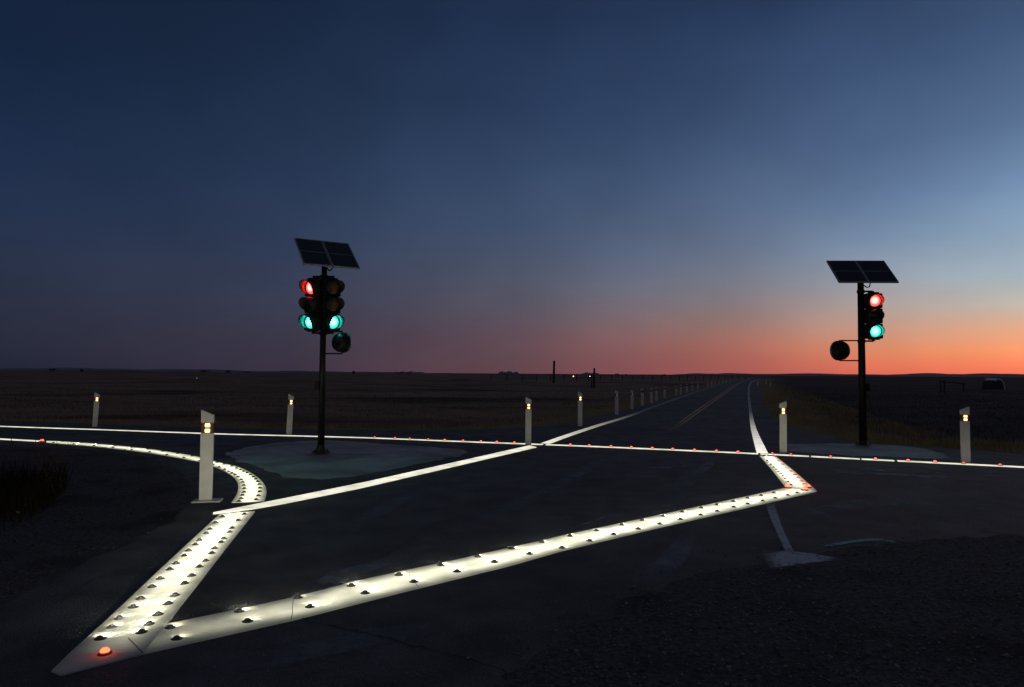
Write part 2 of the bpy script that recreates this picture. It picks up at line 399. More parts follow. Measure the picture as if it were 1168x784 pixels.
GRIT = pts([(230, 784), (1168, 784), (1168, 560), (930, 566), (700, 640), (400, 708), (240, 750)])
tag(stones('gravel', GRIT, 3500, 9, .0015, .0045), 'fine grit strewn on the dark asphalt in front of the long diagonal band', 'grit')
def crack(P):
    Q = smooth_pl(pts(P), 10); Q = [q+Vector((random.gauss(0, .012), random.gauss(0, .012), 0)) for q in Q]
    A, B = [], []
    for i, q in enumerate(Q):
        d = (Q[min(i+1, len(Q)-1)]-Q[max(i-1, 0)]).normalized(); wv = random.uniform(.003, .009); n = Vector((-d.y, d.x, 0))*wv
        A.append(q+n); B.append(q-n)
    V = [(p.x, p.y, .0028) for p in A]+[(p.x, p.y, .0028) for p in B]; n = len(A)
    me = bpy.data.meshes.new('asphalt_crack'); me.from_pydata(V, [], [(n+i, n+i+1, i+1, i) for i in range(n-1)])
    tag(link('asphalt_crack', me, M_black), kind='structure')
crack([(310, 700), (430, 725), (560, 760), (650, 800)]); crack([(560, 560), (640, 590), (655, 606)]); crack([(430, 640), (520, 590), (640, 575), (760, 590)])
crack([(960, 548), (1040, 572), (1168, 585)]); crack([(640, 520), (700, 548), (820, 560)]); crack([(60, 690), (110, 660), (150, 655)])

# concrete islands
isl_l = sheet('concrete_island', rough_edge(smooth_pl(pts([(256, 517), (300, 507.5), (365, 502.5), (430, 506), (532, 514.5), (480, 529), (420, 541), (368, 547), (330, 544), (300, 535), (270, 526)]), 6)), .003, M_concrete, kind=None)
tag(isl_l, 'pale rounded concrete island around the foot of the two-headed signal pole', 'traffic island')
isl_r = sheet('concrete_island', rough_edge(smooth_pl(pts([(897, 507), (950, 506.2), (1038, 509.5), (1082, 523), (1006, 521.5), (900, 516)]), 6)), .003, M_concrete, kind=None)
tag(isl_r, 'low grey concrete island under the single-headed signal pole', 'traffic island')

# ------------------------------------------------------------------ luminous bands
def band(name, Lp, Rp, n, top, mat, label, curve=False, glow=((0, 1), (1, 1))):
    A, B = pts(Lp), pts(Rp)
    if curve: A, B = smooth_pl(A), smooth_pl(B)
    A, B = resample(A, n), resample(B, n)
    gl = list(np.interp(np.linspace(0, 1, n), [g[0] for g in glow], [g[1] for g in glow]))
    o = slab_from_edges(name, A, B, top, mat, glow=gl); tag(o, label, 'light band'); return o, A, B
def joints(o, A, B, idx, z):
    for i in idx:
        a, b = A[i], B[i]; d = (b-a).normalized(); n = Vector((-d.y, d.x, 0))*.002
        bm = bmesh.new(); w = [Vector((random.uniform(-.5, .5)*.012, random.uniform(-.5, .5)*.012, 0)) for _ in range(5)]; w[0] *= 0; w[4] *= 0
        c = [a.lerp(b, .01+.98*k/4)+w[k] for k in range(5)]
        for u, v in zip(c, c[1:]): bm.faces.new([bm.verts.new((q.x, q.y, z)) for q in (u-n, v-n, v+n, u+n)])
        bm_obj('joint', bm, M_joint, o)
# near-left band with its pointed tip
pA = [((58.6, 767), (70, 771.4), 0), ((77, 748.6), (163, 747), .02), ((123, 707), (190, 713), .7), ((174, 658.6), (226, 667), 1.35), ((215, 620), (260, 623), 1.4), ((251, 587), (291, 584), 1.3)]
AL, AR, AG = [], [], []
for (l0, r0, g0), (l1, r1, g1) in zip(pA, pA[1:]):
    la, lb, ra_, rb_ = gp(*l0), gp(*l1), gp(*r0), gp(*r1)
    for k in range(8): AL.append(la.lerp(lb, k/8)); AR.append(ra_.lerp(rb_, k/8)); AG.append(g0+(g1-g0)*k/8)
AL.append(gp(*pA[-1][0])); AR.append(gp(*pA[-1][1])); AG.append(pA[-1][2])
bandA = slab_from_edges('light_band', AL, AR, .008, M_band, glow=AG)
tag(bandA, 'straight white band at the left with pointed tip and red light', 'light band')
jb = bmesh.new()
for u, v in (((146, 729.5), (163, 747)),):
    a, b = gp(*u), gp(*v); n = Vector((-(b-a).y, (b-a).x, 0)).normalized()*.003
    jb.faces.new([jb.verts.new((q.x, q.y, .0092)) for q in (a-n, b-n, b+n, a+n)])
bm_obj('joint', jb, M_joint, bandA)
pB_u = [(190, 713), (268.6, 697), (340, 681.4), (412, 662.5), (524.6, 638.6), (620, 617), (640, 612), (734, 592), (860, 565), (896, 557)]
pB_l = [(163, 747), (268.6, 723), (340, 707), (364.6, 700.5), (468, 674), (580.7, 646.3), (640, 629.3), (734, 606.8), (860, 577.8), (931.6, 561.2)]
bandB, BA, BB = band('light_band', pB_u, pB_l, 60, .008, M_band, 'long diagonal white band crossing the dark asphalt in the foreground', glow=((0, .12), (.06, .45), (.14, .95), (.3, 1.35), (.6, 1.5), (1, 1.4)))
joints(bandB, BA, BB, (6, 13, 21, 29, 38, 48), .0092)
pC_l = [(866.3, 520.4), (880.6, 536.7), (896.2, 556.4)]
pC_r = [(885.7, 521.6), (907, 538.8), (931.4, 560.4)]
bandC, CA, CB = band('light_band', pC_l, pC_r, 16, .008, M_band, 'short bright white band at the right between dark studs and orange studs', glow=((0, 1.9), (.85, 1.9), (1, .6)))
pD_o = [(53, 503.3), (70, 503.9), (112, 506.7), (168, 512.3), (220, 520.3), (243, 526.4), (271, 533), (291.4, 543.4), (301.6, 553.6), (304, 562.5), (301.6, 572)]
pD_i = [(53, 505.5), (70, 506.9), (112, 510.3), (168, 517), (220, 526), (243, 532.5), (258, 539), (268.5, 547), (271.7, 556), (269.7, 565), (264, 574)]
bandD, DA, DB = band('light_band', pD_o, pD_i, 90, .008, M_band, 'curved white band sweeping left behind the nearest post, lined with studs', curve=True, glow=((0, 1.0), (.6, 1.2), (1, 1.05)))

def lstrip(Lp, Rp, label, top, mat=None, n=20, name='light_strip'):
    A, B = resample(pts(Lp), n), resample(pts(Rp), n)
    o = slab_from_edges(name, A, B, top, mat or M_strip); tag(o, label, 'light strip'); return o
lstrip([(243, 585.6), (300, 574.2), (412, 551.6), (524.6, 526.6), (604, 508.6)], [(243.5, 587), (300, 579.9), (412, 557.2), (524.6, 531), (612, 510.6)], 'thin plain glowing strip running diagonally to the foot of a white post', .010)
d0, d1 = gp(45, 503.6), gp(0, 501.2); far = d1+(d1-d0).normalized()*12
Lq, Rq = offset_line([far, d1, d0], .14); tag(slab_from_edges('light_strip', Lq, Rq, .010, M_strip), 'plain glowing strip entering from the left edge before the curved band', 'light strip')
# the long transverse line in its segments
LF = smooth_pl(extend(LFAR, 25, 12), 8)
def lf_at(px):
    tgt = px; best = None
    for a, b in zip(LF, LF[1:]):
        for k in range(6):
            p = a.lerp(b, k/6); q = CR.transposed() @ (p-Vector((0, 0, H)))
            if q.z >= -.1: continue
            x = CX+F*q.x/-q.z
            if best is None or abs(x-tgt) < best[0]: best = (abs(x-tgt), p.copy())
    return best[1]
def lf_seg(x0, x1, label, w=.12):
    n = 24; P = [lf_at(x0+(x1-x0)*k/(n-1)) for k in range(n)] if x0 > -50 and x1 < 1250 else None
    if P is None:
        P = [LF[0]] if x0 <= -50 else []
        P += [lf_at(x) for x in np.linspace(max(x0, 0), min(x1, 1168), n)]
        if x1 >= 1250: P.append(LF[-1])
    P = [P[0]]+[q for p, q in zip(P, P[1:]) if (q-p).length > .02]
    A, B = offset_line(P, w)
    tag(slab_from_edges('light_strip', A, B, .012, M_strip), label, 'light strip')
lf_seg(-100, 618, 'thin glowing strip along the far side of the crossing road, left of the main road')
lf_seg(622, 864, 'thin glowing strip across the mouth of the main road dotted with red studs')
lf_seg(868, 921.5, 'short glowing strip in front of the post at the right edge of the main road')
lf_seg(925, 979.5, 'short glowing strip just left of the single-headed signal pole foot')
lf_seg(983.5, 1019.5, 'shortest glowing strip segment right below the single-headed signal pole')
lf_seg(1023.5, 1300, 'glowing strip leaving at the right edge in front of the rightmost white post')

# main road edge lines and centre lines
left_line = smooth_pl(pts([(622, 506.2), (650, 496.2), (684, 485), (719, 474.2), (757, 460), (796, 446.6), (822, 438.6), (834, 435.2), (846, 432.4)]), 6)
A, B = offset_line(left_line, .2)
p0, p1 = gp(622, 506.2), gp(735, 468)  # white paint; light fading from the junction is put in as emission
tag(slab_from_edges('edge_line', A, B, .006, strip_mat('left_line_painted_glow', (1, .97, .78), 1.0, .002, p0, p1, .2)), 'white left edge line of the main road, bright near the junction and fading uphill', 'edge line', kind='structure')
ra = pts([(863, 516.6), (860.5, 508), (858.8, 500), (856.2, 488), (854.6, 474), (853.4, 460), (853, 448), (854, 440), (857.5, 435.2), (866, 432.8)])
rb = pts([(876, 517.2), (871, 508), (867.3, 500), (862.2, 488), (858.5, 474), (856.2, 460), (855, 449), (855.6, 440.3), (859, 435.4), (867, 432.9)])
ra, rb = resample(smooth_pl(ra), 80), resample(smooth_pl(rb), 80)  # flaring white paint; its light falloff is put in as emission too
tag(slab_from_edges('edge_line', ra, rb, .006, strip_mat('right_line_painted_glow', (1, .97, .85), 1.1, .003, gp(869, 517), gp(855.5, 466), .38)), 'white right edge line of the main road, flaring wide at the junction', 'edge line', kind='structure')
CENTRE = []
for a_, b_ in (([(757, 496), (786, 474.4), (817, 453.3), (838, 439.4), (848, 434.2), (856, 432)], 'l'), ([(761, 496.5), (790, 475.2), (820, 454), (840, 439.8), (849, 434.4), (857, 432.1)], 'r')):
    CENTRE.append(offset_line(smooth_pl(pts(a_), 5), .1))

# worn paint and tyre marks on the asphalt
def worn_mat(name, col, strength, scale, sx=1):
    m, nt, out = new_mat(name); L = nt.links.new
    p = N(nt, 'ShaderNodeBsdfPrincipled'); p.inputs['Base Color'].default_value = (*col, 1); p.inputs['Roughness'].default_value = .7
    tr = N(nt, 'ShaderNodeBsdfTransparent'); ms = N(nt, 'ShaderNodeMixShader'); L(tr.outputs[0], ms.inputs[1]); L(p.outputs[0], ms.inputs[2]); L(ms.outputs[0], out.inputs[0])
    tc = N(nt, 'ShaderNodeTexCoord'); mp = N(nt, 'ShaderNodeMapping'); mp.inputs['Scale'].default_value = (sx, 1, 1); L(tc.outputs['Object'], mp.inputs[0])
    n1 = N(nt, 'ShaderNodeTexNoise'); n1.inputs['Scale'].default_value = scale; n1.inputs['Detail'].default_value = 8; n1.inputs['Roughness'].default_value = .7; L(mp.outputs[0], n1.inputs['Vector'])
    r = N(nt, 'ShaderNodeMapRange'); r.inputs[1].default_value = .27; r.inputs[2].default_value = .62; L(n1.outputs['Fac'], r.inputs[0])
    at = N(nt, 'ShaderNodeAttribute', attribute_name='wear')
    k = N(nt, 'ShaderNodeMath', operation='MULTIPLY'); L(r.outputs[0], k.inputs[0]); L(at.outputs['Fac'], k.inputs[1])
    k2 = N(nt, 'ShaderNodeMath', operation='MULTIPLY', use_clamp=True); k2.inputs[1].default_value = strength; L(k.outputs[0], k2.inputs[0]); L(k2.outputs[0], ms.inputs[0])
    return m
M_worn = worn_mat('worn_paint', (.62, .63, .63), 2.2, 9)
M_worng = worn_mat('worn_green_paint', (.2, .6, .45), 2.0, 12)
M_scuff = worn_mat('dusty_scuff', (.28, .285, .3), .9, 5)
M_lane = worn_mat('dusty_wheel_lane', (.24, .24, .235), .7, 3.5)
def mark(name, Lp, Rp, mat, z=.0025, n=14, curve=True, raw=False, fade=3):
    A, B = (Lp, Rp) if raw else (pts(Lp), pts(Rp))
    if curve and len(A) > 2: A, B = smooth_pl(A), smooth_pl(B)
    A, B = resample(A, n), resample(B, n); m = 6
    V, W, Fc = [], [], []
    for i in range(n):
        for j in range(m+1):
            q = A[i].lerp(B[i], j/m); V.append((q.x, q.y, z)); W.append(min(1, fade*min(i, n-1-i)/(n-1))*(1 if j not in (0, m) else 0))
    for i in range(n-1):
        for j in range(m): Fc.append((i*(m+1)+j, i*(m+1)+j+1, (i+1)*(m+1)+j+1, (i+1)*(m+1)+j))
    me = bpy.data.meshes.new(name); me.from_pydata(V, [], Fc); at = me.attributes.new('wear', 'FLOAT', 'POINT'); at.data.foreach_set('value', W)
    if me.polygons[0].normal.z < 0: me.flip_normals()
    o = link(name, me, mat); tag(o, kind='structure'); return o
M_wornyellow = worn_mat('worn_yellow_paint', (.72, .47, .14), 2.6, 5)
for A, B in CENTRE:
    o = mark('centre_line', A, B, M_wornyellow, z=.004, n=160, raw=True, fade=24)
mark('worn_paint_mark', [(868, 632), (900, 629), (957, 637.5)], [(876, 652), (915, 645), (958, 639.5)], M_worn, z=.006)
mark('worn_paint_mark', [(870, 572), (884, 605), (898, 636), (906, 650)], [(883, 572), (894, 605), (910, 634), (926, 646)], M_worn, z=.005)
mark('worn_paint_mark', [(898, 629), (930, 633), (958, 638)], [(900, 632), (930, 636), (957, 640)], M_worn, z=.0075)
mark('worn_paint_mark', [(930, 624), (975, 616.5), (1008, 615), (1032, 621)], [(936, 627), (978, 619.5), (1008, 618.5), (1028, 624)], M_worng, z=.006)
mark('tyre_scuff', [(770, 548), (800, 530), (812, 521)], [(795, 549), (816, 531), (822, 521)], M_scuff)
mark('tyre_scuff', [(705, 530), (760, 533), (812, 527)], [(705, 532), (760, 535), (812, 529)], M_scuff, z=.0032)
mark('tyre_scuff', [(715, 668), (750, 635), (775, 608)], [(770, 660), (790, 632), (800, 604)], M_scuff)
mark('tyre_scuff', [(640, 606), (680, 592), (715, 580)], [(642, 608), (682, 594), (716, 582)], M_scuff)
mark('tyre_scuff', [(330, 690), (370, 655), (480, 625)], [(350, 700), (390, 668), (490, 630)], M_scuff)
mark('tyre_scuff', [(905, 536), (1000, 539), (1150, 548)], [(905, 539), (1000, 542), (1150, 552)], M_scuff)

mark('tyre_scuff', [(700, 512), (640, 545), (520, 600), (380, 665)], [(716, 512), (664, 545), (552, 600), (424, 665)], M_lane, z=.0018, n=30)
mark('tyre_scuff', [(790, 516), (770, 548), (720, 610), (640, 700)], [(806, 516), (796, 548), (762, 610), (700, 690)], M_lane, z=.0014, n=30)
mark('tyre_scuff', [(1168, 575), (1040, 566), (940, 575), (870, 600)], [(1168, 590), (1040, 578), (940, 588), (885, 612)], M_lane, z=.0022, n=30)
mark('tyre_scuff', [(500, 545), (420, 580), (330, 625)], [(520, 547), (446, 584), (362, 630)], M_lane, z=.0021, n=24)
mark('tyre_scuff', [(170, 760), (330, 735), (520, 700)], [(190, 784), (350, 756), (540, 716)], M_lane, z=.0021, n=24)
mark('tyre_scuff', [(1168, 543), (1050, 537), (930, 532)], [(1168, 547), (1050, 540.5), (930, 535)], M_lane, z=.0021, n=24)

# ------------------------------------------------------------------ road studs
def lathe(bm, prof, seg=14, sx=1, sy=1):
    rings = []
    for r, z in prof:
        rings.append([bm.verts.new((r*sx*math.cos(2*math.pi*i/seg), r*sy*math.sin(2*math.pi*i/seg), z)) for i in range(seg)] if r > 0 else [bm.verts.new((0, 0, z))])
    for a, b in zip(rings, rings[1:]):
        for i in range(seg):
            j = (i+1) % seg
            if len(b) == 1: bm.faces.new((a[i], a[j], b[0]))
            elif len(a) == 1: bm.faces.new((a[0], b[j], b[i]))
            else: bm.faces.new((a[i], a[j], b[j], b[i]))
def stud_proto(lens_mat, kind):
    root = thing('road_stud', 'x', 'road stud')
    bm = bmesh.new(); lathe(bm, [(.047, 0), (.047, .004), (.036, .0065), (.027, .009)], 16, 1, .9); bm_obj('base_flange', bm, M_stud, root, True)
    if kind == 'white':
        bm = bmesh.new(); lathe(bm, [(.0275, .008), (.026, .018), (.019, .0245), (.009, .027), (0, .0275)], 14, 1, .85); bm_obj('housing', bm, M_stud, root, True)
        bm = bmesh.new()   # little lamp window in the +Y side of the dome
        box(bm, (0, .0225, .0145), (.018, .006, .0095)); lo = bm_obj('lens', bm, lens_mat, root); lo.data.materials.append(M_stud)
        for f in lo.data.polygons: f.material_index = 0 if f.normal.y > .5 else 1   # only the window itself gives light
    else:
        bm = bmesh.new(); lathe(bm, [(.031, .008), (.029, .014)], 14); bm_obj('housing', bm, M_stud, root, True)
        bm = bmesh.new(); lathe(bm, [(.0285, .0141), (.027, .026), (.018, .035), (0, .038)], 14); bm_obj('lens', bm, lens_mat, root, True)
    return root
protoW = stud_proto(M_led, 'white'); protoWw = stud_proto(M_led_weak, 'white'); protoWs = stud_proto(M_led_strong, 'white'); protoO = stud_proto(M_orange, 'orange'); protoOd = stud_proto(M_orange_dim, 'orange'); protoH = stud_proto(M_orange_hot, 'orange')
used = set()
def place_stud(proto, p, ang, label, group, z=.008, s=1.0):
    o = proto if proto.name not in used else copy_tree(proto)
    used.add(o.name)
    if proto in (protoW, protoWw, protoWs):   # the lamp windows are all turned away from the camera
        va = math.atan2(p.y, p.x); ang = va+max(-R(28), min(R(28), (ang-va+math.pi) % (2*math.pi)-math.pi))
    o.location = (p.x, p.y, z); o.rotation_euler = (0, 0, ang-math.pi/2); o.scale = (s, s, s)   # lens looks along ang
    tag(o, label, 'road stud', group); return o
def ordn(k):
    w = ['first', 'second', 'third', 'fourth', 'fifth', 'sixth', 'seventh', 'eighth', 'ninth', 'tenth', 'eleventh', 'twelfth', 'thirteenth', 'fourteenth', 'fifteenth', 'sixteenth', 'seventeenth', 'eighteenth', 'nineteenth', 'twentieth']
    if k < 20: return w[k]
    t = ['twenty', 'thirty'][(k-19)//10] if (k+1) % 10 else None
    if k+1 == 30: return 'thirtieth'
    return ('twenty' if k < 29 else 'thirty')+'-'+w[(k+1) % 10-1]
def row(P, inward, label, group, proto=None, z=.008, s=.68, far_end=None):
    n = len(P)
    for k, p in enumerate(P):
        d = P[min(k+1, n-1)]-P[max(k-1, 0)]; a = math.atan2(d.y, d.x)+inward+random.uniform(-.06, .06)
        place_stud(proto or random.choice((protoW, protoW, protoWw, protoWs)), p, a, label % ordn(k), group, z, s*random.uniform(.95, 1.05))
A_left = [(260, 597), (307, 550), (337, 515), (392, 470), (422, 436), (467, 389), (500, 356), (538, 319), (563, 295), (596, 264), (613, 243), (640, 219), (656, 201), (683, 174), (698, 157), (720, 132), (748, 107)]
A_right = [(425, 571), (455, 538), (490, 500), (530, 456), (558, 423), (596, 375), (625, 344), (656, 308), (680, 284), (705, 254), (717, 234), (742, 210), (752, 195), (776, 169), (785, 153), (810, 122), (835, 97)]
row(pts(A_left, 40, 560, 3.5), -R(38), 'dark stud, %s from the red light, left row of the straight left band', 'dark studs on the straight left band')
row(pts(A_right, 40, 560, 3.5), R(38), 'dark stud, %s from the red light, right row of the straight left band', 'dark studs on the straight left band')
B_far = pts([(540, 552), (815, 487)], 40, 560, 3.5)+pts([(143, 725), (358, 676), (552, 632), (722, 592), (873, 557), (1010, 524), (1133, 498)], 300, 480, 3.5625)+pts([(55, 493), (215, 460), (365, 425), (493, 397), (617, 371), (733, 346), (850, 321), (945, 303), (1042, 282), (1130, 262)], 640, 520, 5.31)+pts([(180, 650), (320, 620)], 850, 500, 9.8)
B_near = pts([(565, 597), (848, 527)], 40, 560, 3.5)+pts([(190, 762), (415, 706), (612, 660), (788, 618), (940, 579), (1083, 546)], 300, 480, 3.5625)+pts([(5, 565), (172, 522), (318, 482), (467, 449), (598, 419), (722, 391), (845, 364), (945, 341), (1045, 316), (1130, 297)], 640, 520, 5.31)+pts([(195, 710), (335, 678), (475, 645), (580, 618)], 850, 500, 9.8)
def dedupe(P):
    out = [P[0]]
    for p in P[1:]:
        if (p-out[-1]).length > .14: out.append(p)
    return out
B_far, B_near = dedupe(B_far), dedupe(B_near)
row(B_far, R(6), 'dark stud, %s from left in the far row of the long diagonal band', 'dark studs on the long diagonal band')
row(B_near, R(36), 'dark stud, %s from left in the near row of the long diagonal band', 'dark studs on the long diagonal band')
D_in = pts([(412, 573), (432, 548), (445, 517), (458, 490), (460, 458), (457, 428), (447, 400), (433, 378), (405, 352), (378, 333), (350, 320), (318, 305), (285, 285), (235, 265), (180, 243)], 220, 500, 7.84)
D_out = pts([(565, 557), (585, 522), (596, 486), (600, 452), (594, 420), (580, 395), (563, 372), (540, 353), (515, 335), (485, 317), (455, 303), (425, 290), (390, 275), (345, 257), (280, 237), (215, 222)], 220, 500, 7.84)
def cont(edgeA, edgeB, f, start, gap):
    """carry a row on along the band toward its far left end"""
    ctr = [a.lerp(b, f) for a, b in zip(edgeA, edgeB)][::-1]
    i0 = min(range(len(ctr)), key=lambda i: (ctr[i]-start).length); out = []; acc = 0
    for a, b in zip(ctr[i0:], ctr[i0+1:]):
        acc += (b-a).length
        if acc >= gap: out.append(b.copy()); acc = 0
    return out
D_in += cont(DA, DB, .80, D_in[-1], .55); D_out += cont(DA, DB, .18, D_out[-1], .55)
D_in, D_out = D_in[:31], D_out[:31]
row(D_in, -R(28), 'tiny dark stud, %s from the near end, inner row of curved band', 'dark studs on the curved band', s=.74)
row(D_out, R(28), 'tiny dark stud, %s from the near end, outer row of curved band', 'dark studs on the curved band', s=.74)
C_left = pts([(208, 208), (248, 258), (288, 300), (318, 332), (348, 356), (372, 382), (398, 404), (422, 430), (446, 458), (480, 496), (512, 530)], 850, 500, 9.8)[::-1]
C_right = pts([(328, 205), (372, 262), (416, 298), (462, 340), (506, 376), (552, 415), (592, 448), (626, 486), (662, 518), (705, 542)], 850, 500, 9.8)[::-1]
row(C_left, -R(30), 'tiny dark stud, %s from near, left row of the short bright band', 'dark studs on the short right band', s=.66)
for k, p in enumerate(C_right):
    place_stud(protoOd, p, 0, 'small orange stud, %s from near, right row of the short bright band' % ordn(k), 'orange studs on the short right band', s=.72)
# larger orange studs at the lower corners of that band
for (u, v, lb) in ((475, 562, 'large glowing orange stud at the lower left corner of the short bright band'), (665, 588, 'large glowing orange stud at the lower right corner of the short bright band'), (700, 560, 'bright orange stud just behind the large one at the corner of the short band')):
    place_stud(protoO, gp(850+u/9.8, 500+v/9.8), 0, lb, 'large orange corner studs', s=1.2)
place_stud(protoH, gp(119.5, 747.5), 0, 'brightly glowing red-orange stud near the pointed tip of the left band', None, s=.8)
place_stud(protoO, gp(48, 504.3), 0, 'orange stud where the plain left strip meets the curved band', None, z=.011, s=1.2)
LS = [427.7, 450, 468, 488.6, 508, 529, 548, 567, 587]; MS = [650.6, 672.5, 696.4, 719.5, 743.6, 767.5, 792.2, 817.6, 843]; RS = [881.5, 902.4, 947.8, 999, 1036, 1067, 1101, 1137]
for k, x in enumerate(LS): place_stud(protoOd if k < 4 else protoO, lf_at(x), 0, 'tiny red stud on the strip left of the road corner post, %s from left' % ordn(k), 'red studs on the far strip', z=.012, s=.85)
for k, x in enumerate(MS): place_stud(protoO, lf_at(x), 0, 'tiny red stud on the strip across the main road, %s from the left' % ordn(k), 'red studs on the far strip', z=.012, s=.85)
for k, x in enumerate(RS): place_stud(protoO if k in (3, 4, 5) else protoOd, lf_at(x), 0, 'tiny red stud on the strip right of the main road, %s from the road edge' % ordn(k), 'red studs on the far strip', z=.012, s=.85)

# ------------------------------------------------------------------ delineator posts
def delineator(px, base, top, label, group, lit, width=.125, slope=-1, yaw=0.0, plate=False, lens_mat=None, name='marker_post', lens2=True):
    p = gp(px, base)
    y = p.y; q = ray(px, top); t = y/q.y; h = H+q.z*t
    root = thing(name, label, 'marker post', (p.x, p.y, 0), yaw, group)
    root['height'] = round(h, 2)
    if lit and px < 400 and not plate: root.rotation_euler = (0, R(2.2), yaw)
    if not lit: root.rotation_euler = (R(random.uniform(-2, 2)), R(random.uniform(-2, 2)), yaw)
    w, dp = width, width*.38; sl = .03*slope
    def prof(z0, z1, s0=0.0, s1=0.0, shrink=0):
        bm = bmesh.new(); a, b = w/2-shrink, dp/2-shrink
        lo = [bm.verts.new(v) for v in ((-a, -b, z0), (a, -b, z0), (a, b, z0), (-a, b, z0))]
        hi = [bm.verts.new(v) for v in ((-a, -b, z1-s1), (a, -b, z1+s1), (a, b, z1+s1), (-a, b, z1-s1))]
        bm.faces.new(lo[::-1]); bm.faces.new(hi)
        for i in range(4): bm.faces.new((lo[i], lo[(i+1) % 4], hi[(i+1) % 4], hi[i]))
        bevel(bm, .006, 2); return bm
    z1, z2 = h*.765, h*.885
    bm_obj('post_body', prof(-.01, z1), M_post, root)
    bm_obj('post_cap', prof(z2, h-.0, 0, sl), M_post, root)
    rf = bm_obj('reflector', prof(z1-.002, z2+.002, shrink=.006), M_amberback, root)
    if lit:
        for k in (0, 1):
            zc = z1+(z2-z1)*(.25+.5*k)
            bm = bmesh.new(); box(bm, (.004, -dp/2+.003, zc), (w*.4, .012, (z2-z1)*.33)); bevel(bm, .006, 2); bm_obj('lens', bm, lens_mat or M_amber, rf)
    if plate:
        bm = bmesh.new(); box(bm, (.02, 0, .008), (.31, .2, .018)); bevel(bm, .007, 2); bm_obj('base_plate', bm, M_post, root)
    return root
delineator(234.5, 572, 470.5, 'nearest and largest white marker post with two amber lamps and a base plate', None, True, .135, -1, R(12), True)
delineator(108, 487, 449, 'small white marker post beyond the far strip at the left edge', None, True, .12, -1, R(30))
delineator(329.5, 496, 451, 'white marker post left of the two-headed signal pole, beyond the strip', None, True, .12, -1, R(35))
delineator(602.5, 507.5, 454.5, 'white marker post at the left corner of the main road where strips meet', None, True, .12, -1, R(8))
delineator(661.5, 486.5, 448, 'white marker post beside the left edge of the main road, first past the junction', None, True, .125, -1, R(15))
delineator(893.5, 517, 459, 'white marker post at the right corner of the main road beside the short band', None, True, .125, 1, R(-8))
delineator(1101.5, 528, 466, 'rightmost white marker post standing behind the glowing strip near the right edge', None, True, .135, 1, R(-12))
row_px = [(703.5, 473.3, 446), (721, 467, 445.5), (733, 463, 443.3), (743, 460.3, 443), (748.8, 457.8, 442), (758, 454.8, 440.8), (771.5, 451.2, 440.5), (776.5, 450, 439), (783.5, 448, 438), (789.8, 446.5, 436.8), (796.3, 444.8, 435.6), (807.5, 442.3, 434.3), (811.8, 441.2, 434), (815.5, 440.3, 433.8), (820.5, 439.2, 432.8), (824.5, 438, 432.4), (828, 437.2, 432), (834, 435.7, 431.3)]
for k, (x, b, t) in enumerate(row_px):
    delineator(x, b, t, 'unlit white marker post, %s of the dim row along the left road edge' % ordn(k), 'dim marker posts along the left edge of the road', k < 2, .125, -1, R(15), lens_mat=M_amber_dim)
delineator(864.3, 440.2, 433.4, 'tiny distant white marker post right beside the far right edge of the road', None, False, .2, 1)
delineator(879, 441.4, 433.8, 'tiny distant white marker post on the grass right of the far road', None, False, .18, 1)
delineator(874, 439.2, 433.2, 'faintest tiny marker post between two others right of the far road', None, False, .12, 1)

# ------------------------------------------------------------------ traffic signals
def signal_head(root, loc, yaw, lit, S=.31):
    """three-lens head; front looks to local -Y; lit = materials top to bottom"""
    fr = Matrix.Translation(loc) @ Matrix.Rotation(yaw, 4, 'Z')
    bm = bmesh.new()
    for k in (1, 0, -1):
        v = box(bm, (0, .06, k*S), (.34, .19, S-.008))
    bevel(bm, .025, 3)
    box(bm, (0, .02, 1.5*S+.008), (.2, .1, .025)); box(bm, (0, .02, -1.5*S-.008), (.2, .1, .025))
    cyl(bm, (0, .05, 1.5*S), (0, .05, 1.5*S+.05), .03); cyl(bm, (0, .05, -1.5*S-.05), (0, .05, -1.5*S), .03)
    hd = bm_obj('signal_head', bm, M_black, root); hd.matrix_basis = fr
    for k, m in zip((1, 0, -1), lit):
        bm = bmesh.new()   # lens: shallow bowl about local Y
        lathe(bm, [(.125, 0), (.112, .012), (.08, .024), (.04, .031), (0, .033)], 24)
        bmesh.ops.rotate(bm, verts=bm.verts[:], matrix=Matrix.Rotation(math.pi/2, 3, 'X'))
        ln = bm_obj('lens', bm, m, hd, True); ln.location = (0, -.038, k*S)
        bm = bmesh.new()   # visor: a tunnel cut back along its lower third
        seg = 32; rr = .138; inn, out_ = [], []
        for i in range(seg+1):
            a = R(-62)+(R(304))*i/seg; t = abs(i/seg-.5)*2; dpt = .19*(1-t**2.4)+.03
            for lst, r_ in ((inn, rr-.004), (out_, rr)):
                lst.append((bm.verts.new((r_*math.cos(a), -.036, r_*math.sin(a))), bm.verts.new((r_*math.cos(a), -.036-dpt, r_*math.sin(a)-.03*dpt/.28))))
        for i in range(seg):
            for lst in (inn, out_): bm.faces.new((lst[i][0], lst[i+1][0], lst[i+1][1], lst[i][1]))
            bm.faces.new((inn[i][1], inn[i+1][1], out_[i+1][1], out_[i][1]))
        vz = bm_obj('visor', bm, M_visor, hd, True); vz.location = (0, 0, k*S)
    return hd
